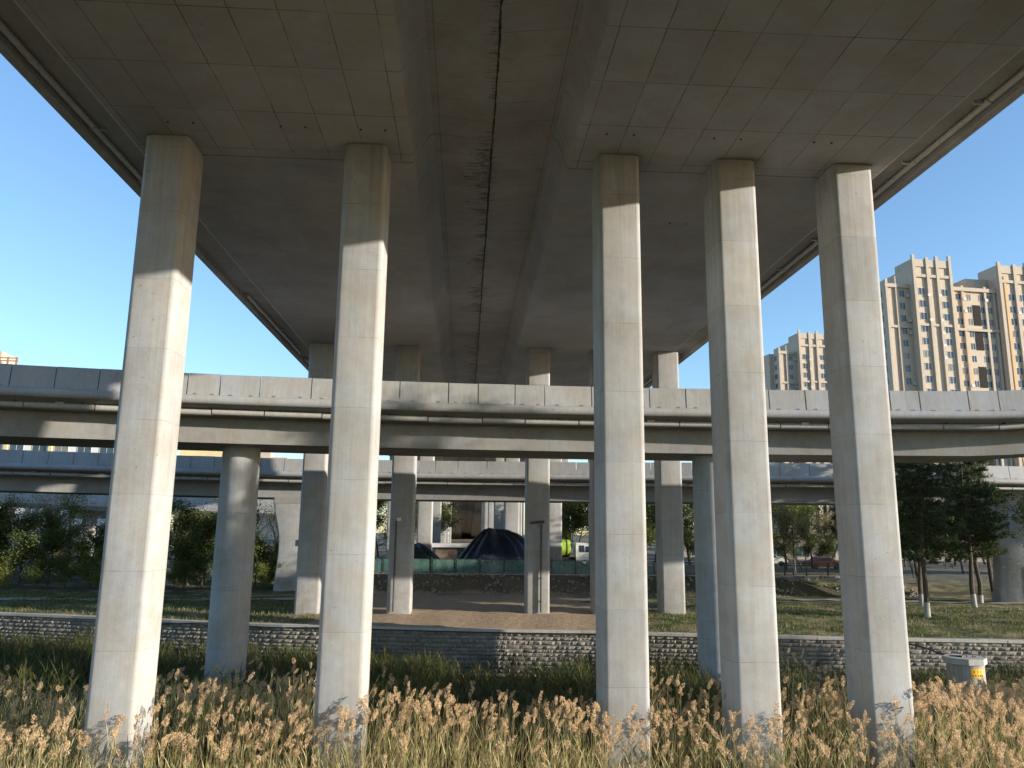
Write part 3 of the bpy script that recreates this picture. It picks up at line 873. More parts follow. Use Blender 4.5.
# ------------------------------------------------------------------ tarpaulin heaps, fences, truck
def mk_tarp(name, c1, c2):
    m, nt, b = new_mat(name); q = NB(nt)
    tc = q.n('ShaderNodeTexCoord'); nz = q.noise(tc.outputs['Object'], 1.2, 4)
    q.link(q.mix(q.ramp(nz, .35, .65), c1, c2), b.inputs['Base Color']); b.inputs['Roughness'].default_value = .38
    q.link(q.bump(q.noise(tc.outputs['Object'], 2.2, 4, .6, sc=(1.6, 1.6, .4)), .6, .2), b.inputs['Normal'])
    return m
M['tarp'] = mk_tarp('blue_black_tarp', (.012, .016, .028), (.025, .032, .055))
M['tarpg'] = mk_tarp('green_black_tarp', (.012, .02, .022), (.03, .045, .045))
def heap(label, loc, peaks, mat, rx, ry, seed):
    """tent-like tarpaulin: ridge peaks [(x, h)], folds run down from the ridge"""
    r = random.Random(seed); b = MB(); na, nr = 72, 9
    V = []; F = []
    ph = [r.uniform(0, 6.28) for _ in range(6)]
    def ridge(x):
        return float(np.interp(x, [p_[0] for p_ in peaks], [p_[1] for p_ in peaks]))
    for k in range(nr + 1):
        u = k / nr
        for i in range(na):
            a = 2 * math.pi * i / na
            fold = math.sin(a * 11 + ph[0]) * .5 + math.sin(a * 17 + ph[1]) * .35 + math.sin(a * 7 + ph[2]) * .4 + abs(math.sin(a * 6.5 + ph[4])) * .9 - .5
            rr = u * (1 + .05 * fold * u)
            x = rx * math.copysign(abs(math.cos(a)) ** .75, math.cos(a)) * rr; y = ry * math.copysign(abs(math.sin(a)) ** .8, math.sin(a)) * rr
            h = ridge(x / rx) * (1 - u ** 2.1) + .20 * fold * math.sin(math.pi * min(1, u * 1.15) ) + (0 if k < nr else 0)
            h += .10 * (1 - u) * math.sin(a * 5 + ph[3])
            V.append((x, y, max(h, 0) + .02))
    for k in range(nr):
        for i in range(na): F.append((k * na + i, k * na + (i + 1) % na, (k + 1) * na + (i + 1) % na, (k + 1) * na + i))
    F.append(tuple(range(na - 1, -1, -1)))
    b.add(V, F); o = b.build('tarpaulin_heap', mat, loc=loc, smooth=True)
    for p_ in o.data.polygons: p_.use_smooth = True
    return tag(o, label, 'tarpaulin', 'covered heaps behind the mesh fence')
gz = ground_z(2, 77)
heap('tall dark blue tarpaulin tent heap behind the green mesh fence', (2.9, 77.5, gz), [(-1, .8), (-.6, 2.6), (-.25, 3.75), (-.12, 3.95), (.1, 3.8), (.35, 4.0), (.7, 4.6), (1, 5)], M['tarp'], 4.9, 3.2, 3)
heap('lower dark green tarpaulin heap left of the brick hut', (-4.7, 77, gz), [(-1, 1.2), (-.3, 2.2), (0.1, 2.4), (.5, 1.8), (1, .6)], M['tarpg'], 3.9, 2.6, 9)

def mk_mesh_mat():
    m, nt, b = new_mat('green_net'); q = NB(nt)
    tc = q.n('ShaderNodeTexCoord')
    b.inputs['Base Color'].default_value = (.10, .20, .17, 1); b.inputs['Roughness'].default_value = .5
    tr = q.n('ShaderNodeBsdfTransparent'); mx = q.n('ShaderNodeMixShader')
    q.link(q.ramp(q.noise(tc.outputs['Object'], 1.5, 3), .3, .7, .5, .75), mx.inputs[0])
    q.link(tr.outputs[0], mx.inputs[1]); q.link(b.outputs[0], mx.inputs[2])
    out = [n for n in nt.nodes if n.type == 'OUTPUT_MATERIAL'][0]; q.link(mx.outputs[0], out.inputs[0])
    return m
M['net'] = mk_mesh_mat()
def net_fence():
    y = 70.9; x0, x1 = -9.2, 12.0; z = ground_z(0, 71.2)
    t = thing('mesh_fence', 'low green mesh fence on dark posts in front of the tarpaulin heaps', 'fence', ((x0 + x1) / 2, y, z))
    c = (x0 + x1) / 2; n = 11; st = (x1 - x0) / (n - 1)
    for i in range(n):
        b = MB(); x = x0 + st * i - c
        b.box(x - .05, x + .05, -.05, .05, 0, 1.38); b.box(x - .07, x + .07, -.07, .07, 1.383, 1.42); b.build('post', M['steel'], t)
    for i in range(n - 1):
        b = MB(); x = x0 + st * i - c
        g_ = .1
        V = [(x + g_ + (st - 2 * g_) * i_ / 6, .012 * math.sin(i_ * 2 + i), zz) for zz in (.12, .65, 1.25) for i_ in range(7)]
        b.add(V, [(k * 7 + j, k * 7 + j + 1, k * 7 + j + 8, k * 7 + j + 7) for k in range(2) for j in range(6)])
        b.build('net_panel', M['net'], t)
    b = MB()
    b.box(x0 - c, x1 - c, .06, .09, 1.26, 1.31); b.box(x0 - c, x1 - c, .06, .09, .08, .12)
    b.build('rail', M['steel'], t)
    b = MB(); b.box(x0 - c - .5, x1 - c + 22, -.28, .25, -.3, .07); tag(b.build('kerb', M['coping'], t), None, None)
net_fence()
def rail_fence(label, x0, x1, y, n, h=1.15):
    z = ground_z((x0 + x1) / 2, y); c = (x0 + x1) / 2
    t = thing('railing', label, 'railing', (c, y, z))
    st = (x1 - x0) / n
    for i in range(n + 1):
        b = MB(); x = x0 + st * i - c; b.box(x - .045, x + .045, -.045, .045, -.1, h + .08); b.build('post', M['steel'], t)
    b = MB()
    for zz in (.14, h - .25, h - .02): b.box(x0 - c, x1 - c, -.02, .02, zz, zz + .05)
    k = int((x1 - x0) / .16)
    for i in range(k): x = x0 - c + (i + .5) * (x1 - x0) / k; b.box(x - .01, x + .01, -.01, .01, .18, h - .24)
    b.build('balusters', M['steel'], t)
rail_fence('dark green railing on the soil bank in front of the spring trees, right of centre', 17.0, 41.0, 71.4, 12)

# concrete well in the reeds
def mk_well():
    global well
    wl = thing('concrete_well', 'round concrete well shaft with slab lid and yellow warning sign among the reeds', 'well', (23.75, 37.6, BED))
    b = MB(); b.lathe([(1.02, 0), (1.02, 1.2), (1.0, 1.22), (1.0, 2.5)], 40); b.build('shaft', concrete('well_concrete', (.40, .375, .335), streak=.35, blotch=.25, joints=(1.2, .02, .5)), wl, smooth=True)
    b = MB(); b.prism([(1.17 * math.cos(R(22.5 + 45 * k)), 1.17 * math.sin(R(22.5 + 45 * k))) for k in range(8)], 2.503, 2.78)
    b.build('lid', concrete('lid_concrete', (.44, .42, .39)), wl)
    b = MB(); b.tube([(-.25, -.2, 2.76), (-.25, -.2, 2.9), (.02, -.2, 2.9), (.02, -.2, 2.76)], .035, 6); b.build('lid_handle', M['pipedark'], wl)
    b = MB(); b.tube([(.3, -.3, 2.76), (.32, -.3, 2.86), (.5, -.25, 2.86), (.5, -.25, 2.76)], .035, 6); b.build('lid_handle', M['pipedark'], wl)
    # sign follows the curve of the shaft
    a0, a1 = R(-90 - 18), R(-90 + 26); r = 1.025
    def S(u, z, d=0.): a = a0 + (a1 - a0) * u; return ((r + d) * math.cos(a), (r + d) * math.sin(a), z)
    b = MB(); n = 8
    b.rings([[S(i / n, 1.93), S(i / n, 2.33), S(i / n, 2.33, .012), S(i / n, 1.93, .012)] for i in range(n + 1)])
    sg = b.build('warning_sign', plain('yellow_sign', (.85, .47, .02), .5, var=.05), wl)
    def glyphs(zc, hh, cols, mat, nm):
        g_ = MB(); rr = random.Random(hash(nm) % 100 if False else 5)
        for cxu, wu in cols:
            def bar(u0, u1, z0, z1):
                g_.rings([[S(u, z0, .0125), S(u, z1, .0125), S(u, z1, .018), S(u, z0, .018)] for u in (u0, u1)])
            bar(cxu - wu, cxu + wu, zc + hh * .7, zc + hh); bar(cxu - wu * .7, cxu + wu * .7, zc - .1 * hh, zc + .15 * hh)
            bar(cxu - wu, cxu + wu, zc - hh, zc - hh * .72); bar(cxu - .012, cxu + .012, zc - hh * .95, zc + hh * .95)
            if rr.random() < .6: bar(cxu - wu, cxu - wu * .75, zc - hh * .7, zc + hh * .3)
            if rr.random() < .6: bar(cxu + wu * .75, cxu + wu, zc - hh * .2, zc + hh * .75)
        g_.build(nm, mat, sg)
    glyphs(2.215, .055, [(.24, .07), (.5, .07), (.76, .07)], plain('sign_red_ink', (.45, .05, .01), .6), 'lettering')
    well = wl; wl.scale = (.8, .8, .97)
    glyphs(2.03, .05, [(.14 + .18 * k, .065) for k in range(5)], plain('sign_black_ink', (.02, .015, .01), .6), 'lettering')
mk_well()
def cable(label, pts, r=.035):
    o0 = pts[0]
    b = MB(); b.tube([(x - o0[0], y - o0[1], z - o0[2]) for x, y, z in pts], r, 7)
    return tag(b.build('cable', M['rubber'], loc=o0, smooth=True), label, 'cable', 'cables along the stone wall')
def onwall(px, py, out=.14):
    Y = 50
    for _ in range(12):
        p_ = atY(px, py, Y); Y = wall_y(p_.x) - out
    return tuple(atY(px, py, Y))
def crv(P, k=6):
    out = []
    for i in range(len(P) - 1):
        p0, p1, p2, p3 = P[max(i - 1, 0)], P[i], P[i + 1], P[min(i + 2, len(P) - 1)]
        for j in range(k):
            t = j / k
            out.append(tuple(.5 * (2 * b_ + (c_ - a_) * t + (2 * a_ - 5 * b_ + 4 * c_ - d_) * t * t + (3 * b_ - a_ - 3 * c_ + d_) * t ** 3) for a_, b_, c_, d_ in zip(p0, p1, p2, p3)))
    out.append(tuple(P[-1])); return out
cable('black cable sagging low along the wall left of the round pier', crv([onwall(*q) for q in ((-30, 634), (40, 640), (110, 643), (165, 647), (180, 650), (196, 647), (205, 650), (250, 649), (262, 641), (264, 632), (256, 626))]))
cable('black cable hanging just under the coping right of the round pier', crv([onwall(*q) for q in ((160, 624), (215, 623), (262, 627), (330, 628), (430, 631), (520, 633), (600, 634))]), .028)
wl_top = (23.55, 37.4, BED + 2.74)
cable('dark cable slung from the wall to the lid of the concrete well', crv([onwall(905, 643), tuple(atY(925, 648, 42.5)), tuple(atY(945, 655, 38.6)), wl_top]), .045)

# tanker truck behind the fence
tk = thing('tanker_truck', 'lime green tanker truck with white cab parked beyond the mesh fence', 'truck', (12.6, 92, ground_z(12, 92)))
M['lime_paint'] = plain('lime_green_paint', (.36, .52, .06), .35, var=.06)
b = MB(); b.rings([[(x, s * 1.12 * math.cos(a), 1.95 + s * .98 * math.sin(a)) for a in [2 * math.pi * k / 20 for k in range(20)]] for x, s in ((-4.6, .8), (-4.5, .97), (-4.3, 1), (-.75, 1), (-.55, .97), (-.45, .8))]); b.build('tank', M['lime_paint'], tk, smooth=True)
b = MB()
for x in (-3.4, -2.0, -.9): b.rings([[(xx, 1.15 * math.cos(a), 1.95 + 1.01 * math.sin(a)) for a in [2 * math.pi * k / 20 for k in range(20)]] for xx in (x - .05, x + .05)])
b.build('tank_band', M['steel'], tk, smooth=True)
b = MB(); b.rings([[(x, y, z) for x, z in ((.1, .55), (2.0, .55), (2.0, 1.5), (1.75, 2.55), (.1, 2.6))] for y in (-1.15, 1.15)]); b.build('cab', M['white'], tk)
b = MB(); b.box(.45, 1.05, -1.17, -1.153, 1.55, 2.3); b.box(1.2, 1.6, -1.17, -1.153, 1.55, 2.2); b.build('side_window', M['win'], tk)
b = MB(); b.box(-4.6, 2.0, -.9, .9, .55, .95); b.build('chassis', M['dark'], tk)
for x in (-3.6, -2.4, 1.1):
    b = MB(); rs = [[(x + r_ * math.cos(a), y, .5 + r_ * math.sin(a)) for a in [2 * math.pi * k / 18 for k in range(18)]] for r_, y in ((.3, -1.12), (.46, -1.14), (.5, -1.08), (.5, -.85), (.3, -.85))]
    b.rings(rs); w_ = b.build('wheel', M['rubber'], tk); 
    c_ = MB(); c_.rings([[(x + .26 * math.cos(a), y, .5 + .26 * math.sin(a)) for a in [2 * math.pi * k / 14 for k in range(14)]] for y in (-1.15, -1.125)]); c_.build('hub', M['white'], w_)
# parked car behind the railing
def car(label, loc, rotz, mat):
    t = thing('parked_car', label, 'car', loc, rotz, 'cars parked beyond the railing')
    prof = [(-2.1, .35), (-2.15, .75), (-1.95, .95), (-1.3, 1.0), (-.75, 1.42), (.55, 1.45), (1.15, 1.02), (1.95, .88), (2.15, .65), (2.12, .35)]
    b = MB(); b.rings([[(x, y, z if z < 1.1 else z) for x, z in prof] for y in (-.85, .85)]); b.build('body', mat, t)
    b = MB(); b.add([(-1.15, -.86, 1.02), (.95, -.86, 1.04), (.5, -.86, 1.38), (-.68, -.86, 1.36), (-1.15, -.875, 1.02), (.95, -.875, 1.04), (.5, -.875, 1.38), (-.68, -.875, 1.36)], [(0, 1, 2, 3), (7, 6, 5, 4), (0, 4, 5, 1), (1, 5, 6, 2), (2, 6, 7, 3), (3, 7, 4, 0)]); b.build('side_window', M['win'], t)
    for x in (-1.35, 1.35):
        b = MB(); b.rings([[(x + .33 * math.cos(a), y, .33 + .33 * math.sin(a)) for a in [2 * math.pi * k / 16 for k in range(16)]] for y in (-.88, -.65)]); b.build('wheel', M['rubber'], t)
    return t
car('faded red parked car behind the dark green railing', (42.4, 93, ground_z(42, 93)), .1, plain('red_car_paint', (.24, .075, .065), .6))
car('white parked car beyond the railing, left of the red one', (36.6, 95, ground_z(37, 95)), -.1, M['white'])
# two-armed lamp post
lp = thing('lamp_post', 'dark lamp post with two square arms in front of the spring trees', 'lamp post', tuple(Vector(atY(795, 574, 75))[:2]) + (ground_z(27, 75) - .1,))
b = MB(); b.tube([(0, 0, 0), (0, 0, 4.35)], [.09, .07], 10); b.box(-.16, .16, -.16, .16, 0, .5); b.build('pole', M['pipedark'], lp)
b = MB(); b.box(-.65, 1.05, -.05, .05, 4.353, 4.43); b.build('arm', M['pipedark'], lp)
for x in (-.6, .95):
    b = MB(); b.box(x - .14, x + .14, -.14, .14, 4.05, 4.35); b.build('lamp_head', M['pipedark'], lp)

# ------------------------------------------------------------------ trees
def rand_rot(n):
    q = rng.normal(size=(n, 4)); q /= np.linalg.norm(q, axis=1)[:, None]
    w, x, y, z = q.T
    return np.stack([np.stack([1 - 2 * (y * y + z * z), 2 * (x * y - z * w), 2 * (x * z + y * w)], -1),
                     np.stack([2 * (x * y + z * w), 1 - 2 * (x * x + z * z), 2 * (y * z - x * w)], -1),
                     np.stack([2 * (x * z - y * w), 2 * (y * z + x * w), 1 - 2 * (x * x + y * y)], -1)], 1)
def leaf_cloud(C, size, aspect=1.7):
    n = len(C); s = size * rng.uniform(.6, 1.35, n)
    q = np.array([(-.5, 0, 0), (0, -.5 / aspect, .06), (.5, 0, 0), (0, .5 / aspect, .06)])
    V = np.einsum('nij,kj->nki', rand_rot(n), q) * s[:, None, None] + C[:, None, :]
    return V.reshape(-1, 3), np.arange(4 * n).reshape(-1, 4)

def grow(h, spread, levels, seed, trunk_r, lean=.1, first=.25, up=.55, nb=(5, 7)):
    """branch skeleton -> list of (points, radii) and leaf anchor points"""
    r = random.Random(seed); br = []; tips = []
    def seg(p, d, ln, rad, lev):
        pts = [p.copy()]; n = 5 if lev == 0 else 3
        dd = d.copy(); cur = p.copy()
        for i in range(n):
            dd = (dd + Vector((r.gauss(0, .13), r.gauss(0, .13), .06 if lev else 0))).normalized()
            cur = cur + dd * (ln / n); pts.append(cur.copy())
        rads = [rad * (1 - .75 * i / n) for i in range(n + 1)]
        br.append((pts, rads, lev))
        if lev >= levels:
            tips.extend(pts[1:]); return
        k = r.randint(*nb) if lev == 0 else r.randint(3, 5)
        for j in range(k):
            u = first + (1 - first) * (j + r.random()) / k if lev == 0 else .3 + .7 * (j + r.random()) / k
            f = u * n; i = min(int(f), n - 1); q = pts[i].lerp(pts[i + 1], f - i)
            az = r.uniform(0, 6.283); side = Vector((math.cos(az), math.sin(az), 0))
            nd = (dd * r.uniform(.2, .6) + side * spread + Vector((0, 0, up * r.uniform(.3, 1)))).normalized()
            seg(q, nd, ln * r.uniform(.42, .68) * (1.15 - .45 * u if lev == 0 else .9), rad * .5 * (1 - .4 * u), lev + 1)
        tips.append(pts[-1])
    seg(Vector((0, 0, 0)), Vector((r.gauss(0, lean), r.gauss(0, lean), 1)).normalized(), h * .72, trunk_r, 0)
    return br, tips
def tree(name, label, cat, group, loc, h, seed, leafmat, n_leaf, leaf=.16, spread=.75, levels=2, clump=.5, barkmat='bark', trunk_r=None, first=.25, up=.55, nb=(6, 9), droop=0., wash=0):
    br, tips = grow(h, spread, levels, seed, trunk_r or h * .016, first=first, up=up, nb=nb)
    t = thing(name, label, cat, loc, 0, group)
    b = MB()
    for pts, rads, lev in br: b.tube(pts, rads, 7 if lev == 0 else (5 if lev == 1 else 3), 0, cap=False)
    b.build('trunk', M[barkmat], t, smooth=True)
    if wash:
        w = MB(); pts, rads, _ = br[0]
        w.tube([pts[0], pts[0].lerp(pts[1], min(1, wash / (h * .72 / 5)))], [rads[0] * 1.06, rads[0] * 1.0], 9); w.build('lime_wash', M['lime'], t)
    if n_leaf:
        T_ = np.array([tuple(p) for p in tips])
        w_ = rng.uniform(.15, 1, len(T_)) ** 1.5; w_ /= w_.sum()
        idx = rng.choice(len(T_), n_leaf, p=w_)
        off = rng.normal(size=(n_leaf, 3)) * clump * rng.uniform(.2, 1, (n_leaf, 1)); off[:, 2] *= .75
        C = T_[idx] + off
        if droop: C[:, 2] -= np.abs(rng.exponential(droop, n_leaf))
        C[:, 2] = np.maximum(C[:, 2], .15)
        V, F = leaf_cloud(C, leaf)
        np_mesh('crown', V, F, M[leafmat], parent=t)
    return t

def pine(label, loc, h, seed, group, wash=.9, rad=2.8, first=.27):
    r = random.Random(seed); t = thing('pine_tree', label, 'tree', loc, r.uniform(0, 6), group)
    b = MB(); ln = [Vector((0, 0, 0))]
    for i in range(8): ln.append(ln[-1] + Vector((r.gauss(0, .09), r.gauss(0, .09), h / 8)))
    rr = [.19 * (1 - .85 * i / 8) for i in range(9)]
    b.tube(ln, rr, 9)
    def on(u): f = u * 8; i = min(int(f), 7); return ln[i].lerp(ln[i + 1], f - i)
    tufts = []; dirs = []
    nbr = 58
    for j in range(nbr):
        u = first + (1 - first) * (j + r.random()) / nbr
        prof = (1 - ((u - first) / (1 - first)) ** 2.2) * .9 + .16
        if u < first + .1: prof *= .8
        L = rad * prof * r.uniform(.6, 1.15); az = j * 2.4 + r.gauss(0, .4)
        d = Vector((math.cos(az), math.sin(az), r.uniform(-.12, .25)))
        p = on(u); pts = [p]
        for k in range(4):
            d = (d + Vector((r.gauss(0, .12), r.gauss(0, .12), .03 + r.gauss(0, .06)))).normalized(); pts.append(pts[-1] + d * L / 4)
        b.tube(pts, [.05 * prof + .012, .04 * prof + .01, .03 * prof + .008, .015, .008], 4, cap=False)
        m = int(9 + 16 * L / rad)
        for k in range(m):
            f = (.18 + .82 * (k + r.random()) / m) * 4; i = min(int(f), 3); q = pts[i].lerp(pts[i + 1], f - i)
            s = Vector((r.gauss(0, .24), r.gauss(0, .24), r.gauss(.04, .10))) * (.6 + .5 * L / rad)
            tufts.append(tuple(q + s)); e = (d + s * 2.5 + Vector((0, 0, .35))).normalized(); dirs.append(tuple(e))
    b.build('trunk', M['bark'], t, smooth=True)
    if wash:
        w = MB(); w.tube([ln[0], ln[0].lerp(ln[1], .8 * wash / (h / 8))], [rr[0] * 1.08, rr[0] * 1.03], 12); w.build('lime_wash', M['lime'], t)
    T_ = np.repeat(np.array(tufts), 15, 0); D = np.repeat(np.array(dirs), 15, 0)
    n = len(T_)
    D = D + rng.normal(size=(n, 3)) * .55; D /= np.linalg.norm(D, axis=1)[:, None]
    S = np.cross(D, rng.normal(size=(n, 3))); S /= np.linalg.norm(S, axis=1)[:, None]
    L = rng.uniform(.2, .38, n)[:, None]; W = rng.uniform(.013, .028, n)[:, None]
    c = T_ + rng.normal(size=(n, 3)) * .04
    V = np.stack([c - S * W, c + S * W, c + D * L + S * W * .5, c + D * L - S * W * .5], 1).reshape(-1, 3)
    np_mesh('crown', V, np.arange(4 * n).reshape(-1, 4), M['pine'], parent=t)
    return t

def gp(px, Y): p_ = atY(px, 560, Y); return (p_.x, Y, ground_z(p_.x, Y) - .05)
# left thicket
GL = 'trees and shrubs in the left thicket'
tA = tree('young_tree', 'thin pale tree with sparse new leaves at far left edge before the white block', 'tree', GL, gp(16, 73), 7.6, 11, 'leafbuff', 1500, .13, clump=.5, barkmat='paletwig', levels=3, up=.8)
tB = tree('young_tree', 'light green tree with an airy crown in front of the white block', 'tree', GL, gp(72, 74), 8.0, 12, 'leafyel', 2600, .14, clump=.6, levels=3, up=.9, barkmat='paletwig')
tC = tree('bushy_tree', 'dense mid green tree just right of the far left pillar', 'tree', GL, gp(178, 72), 7.4, 13, 'leafmid', 7500, .17, clump=.7, levels=2, first=.08)
tD = tree('bushy_tree', 'dark green tree beside the round pier on its left', 'tree', GL, gp(204, 70), 6.6, 14, 'leafdark', 8500, .18, clump=.75, levels=2, first=.05)
tE = tree('shrub', 'dark low shrub at far left edge above the lawn', 'shrub', GL, gp(22, 70.5), 5.0, 15, 'leafmid', 5200, .15, clump=.6, first=.03, nb=(9, 12))
tF = tree('shrub', 'bright yellow green shrub touching the left side of the far left pillar', 'shrub', GL, gp(92, 70), 4.3, 16, 'leafyel', 5200, .16, clump=.55, first=.03, nb=(8, 11))
tG0 = tree('young_tree', 'bare brownish twiggy tree right of the far left pillar', 'tree', GL, gp(190, 71.0), 6.2, 19, 'leafbuff', 1100, .11, levels=3, clump=.35, barkmat='paletwig', up=.9, first=.1)
def also(src, px, Y, label, s=1., rz=1.):
    return dup(src, gp(px, Y), rz, label, s)
also(tD, 4, 75, 'dark green tree at the extreme left edge behind the low shrub', .9, 1.)
also(tC, 58, 76, 'mid green tree behind the light green airy tree', .85, 2.)
also(tG0, 62, 70.2, 'bare tangled shrub with pale stems before the dark shrubs', .62, 2.)
also(tG0, 34, 70.4, 'bare tangled shrub with pale stems at the left edge', .6, 4.)
for i_, (px_, Y_, s_) in enumerate([(6, 69.5, .62), (38, 69.0, .55), (68, 69.3, .6), (100, 69.2, .55), (176, 68.8, .55), (200, 69.0, .6), (262, 69.6, .6), (283, 70, .5)]):
    also(tE if i_ % 3 else tF, px_, Y_, f'low {"dark" if i_ % 3 else "yellow green"} bush along the lawn edge, ' + ['at the left border', 'below the bare tangled shrub', 'left of the yellow green shrub', 'hidden by the far left pillar', 'right beside the far left pillar', 'left of the round pier', 'right beside the round pier', 'left of the flared pier'][i_], s_, i_ * 1.7)
also(tE, 50, 71, 'dark low shrub below the light green airy tree', 1.05, 2.)
also(tE, 112, 72, 'dark shrub hidden behind the far left pillar', 1.15, 4.)
also(tD, 128, 74, 'dark green tree mostly behind the far left pillar', 1.0, 2.2)
also(tC, 150, 75, 'mid green tree at the right edge of the far left pillar', .95, 3.)
also(tD, 236, 73, 'dark green tree hidden behind the round pier', .95, 4.)
also(tA, 112, 78, 'thin pale tree behind the far left pillar, twig crown', 1.0, 2.)
also(tA, 44, 78, 'thin pale twiggy tree second from the left edge', 1.05, 4.)
also(tE, 186, 69.5, 'dark low shrub at the foot of the dense mid green tree', .75, 1.)
also(tF, 271, 72, 'yellow green shrub right of the round pier', .95, 3.)
also(tE, 257, 71, 'dark shrub against the right side of the round pier', .95, 5.)
also(tC, -20, 74, 'mid green tree just outside the left edge', 1., 5.)
also(tE, -12, 71, 'dark shrub just outside the left edge', 1.1, 3.3)
tG = tree('young_tree', 'bare brownish tree between the round pier and the flared pier', 'tree', GL, gp(277, 78), 6.4, 18, 'leafbuff', 900, .11, levels=3, clump=.35, barkmat='paletwig', up=.9)
also(tG, 262, 82, 'second bare brownish tree right of the round pier, farther back', 1.1, 2.)
also(tC, 230, 90, 'mid green tree behind the round pier farther back', 1.0, .5)
# right of centre behind the railing
GR = 'spring trees behind the right railing'
tH = tree('spring_tree', 'yellow green spring tree just right of the middle right pillar', 'tree', GR, gp(786, 85), 9.0, 21, 'leafyel', 9500, .17, clump=.85, levels=3, up=.8, first=.25)
tI = tree('spring_tree', 'pale buff budding tree left of the far right pillar', 'tree', GR, gp(826, 82), 7.6, 22, 'leafbuff', 9000, .13, clump=.75, levels=3, up=.8, barkmat='paletwig', first=.3)
also(tH, 812, 92, 'yellow green spring tree behind the pale buff one', 1.0, 2.)
also(tI, 803, 81, 'pale buff budding tree beside the lamp post', .88, 3.)
also(tI, 846, 86, 'pale buff budding tree behind the far right pillar', 1., 5.)
also(tH, 870, 90, 'yellow green spring tree behind the far right pillar', 1., 4.)
also(tH, 745, 92, 'yellow green spring tree behind the middle right pillar', 1., 1.)
# pines on the right lawn
GP = 'pines on the right lawn'
pine('dark pine with a lime washed foot nearest the wall on the right lawn', (31.4, 53.4, ground_z(31.4, 53.4) - .05), 13.2, 31, GP, 1.25)
pine('dark pine with a lime washed foot, right one of the front pair on the lawn', (39.0, 59.9, ground_z(39, 59.9) - .05), 13.8, 32, GP, 1.3, 3.2)
pine('slim pine behind the front left pine on the right lawn', (35.2, 60.5, ground_z(35.2, 60.5) - .05), 12.4, 33, GP, 1.1, 2.3)
pine('slanting pine just behind the right front pine', (41.3, 62.6, ground_z(41.3, 62.6) - .05), 12.8, 34, GP, .9, 2.7)
pine('pine at the right edge beside the flared pier', (44.8, 66, ground_z(44.8, 66) - .05), 13, 35, GP, .9, 2.9)
pine('pine farther back between the two front pines', (43.0, 74, ground_z(43, 74) - .05), 13.5, 36, GP, .9, 2.8)
pine('pine right of the far right pillar, in the back row', (38.8, 78, ground_z(38.8, 78) - .05), 13.2, 37, GP, .9, 2.6)
tJ = tree('spring_tree', 'small bright green tree glimpsed between the dark pines', 'tree', GR, gp(962, 84), 7.2, 41, 'leafyel', 3600, .17, clump=.6, levels=2)
also(tJ, 912, 88, 'small bright green tree close to the far right pillar behind the pines', .9, 2.)
tW = tree('willow_tree', 'willow with hanging pale green shoots at the right edge', 'tree', None, (40.6, 56, ground_z(41, 56) - .05), 10.2, 42, 'leafyel', 3600, .16, clump=.3, levels=2, droop=1.3, spread=.8, first=.6)
tW.location.x = atY(1042, 560, 56).x
# far trees closing the horizon
GF = 'distant trees along the road'
fz = [(430, 118), (412, 126), (560, 112), (578, 108), (596, 114), (612, 120), (655, 104), (690, 98), (703, 108), (640, 118), (730, 116), (765, 112), (905, 104), (930, 110), (955, 106), (985, 112), (1010, 104), (1040, 110)]
tK = tree('broad_tree', 'dense dark tree beyond the road, left of the tanker truck', 'tree', GF, gp(fz[2][0], fz[2][1]), 10.5, 51, 'leafdark', 9000, .26, clump=1.0, levels=2, first=.15)
tL = tree('broad_tree', 'mid green tree beyond the road above the white truck cab', 'tree', GF, gp(fz[3][0], fz[3][1]), 10, 52, 'leafmid', 7500, .24, clump=.9, levels=2, first=.2)
for i_, (px_, Y_) in enumerate([(778, 98), (792, 97), (806, 99), (820, 98), (834, 97), (850, 98), (690, 92), (705, 95), (905, 97), (925, 99), (945, 97), (990, 98), (1015, 97)]):
    also(tE if i_ % 2 else tC, px_, Y_, f'leafy roadside {"shrub" if i_ % 2 else "tree"} at the kerb, ' + ['just right of the middle right pillar', 'behind the lamp post', 'between the two rightmost pillars', 'behind the pale buff tree', 'touching the far right pillar', 'behind the far right pillar', 'right of the second row pillar on grass', 'left of the second round pier', 'behind the leftmost pine', 'behind the front left pine', 'between the pine trunks', 'left of the flared pier', 'at the right border'][i_], .7 if i_ % 2 else .62, i_ * 2.1)
fz += [(378, 122), (395, 128), (345, 120), (330, 112)]
places = ['between the first two centre pillars at left', 'close beside the left centre pillar', None, None, 'above the truck, right of its cab', 'hidden behind the right centre pillar', 'left of the second row pillar on green grass', 'right of the second row pillar on green grass', 'next to the second round pier', 'behind the second row right pillar', 'left of the spring trees', 'behind the yellow green spring trees', 'behind the pines close to the far right pillar', 'behind the left front pine', 'behind the gap between the pines', 'behind the right front pine', 'behind the flared pier at right', 'just past the right edge', 'in the slit right of the left centre pillar', 'behind the pillar with a small lamp', 'hidden behind the left centre pillar', 'left of the left centre pillar, far off']
for i, (px, Y) in enumerate(fz):
    if places[i] is None: continue
    also(tK if i % 2 else tL, px, Y, f'distant {"dark" if i % 2 else "mid green"} tree, {places[i]}', .85 + .3 * ((i * 37) % 10) / 10, i * 1.3)

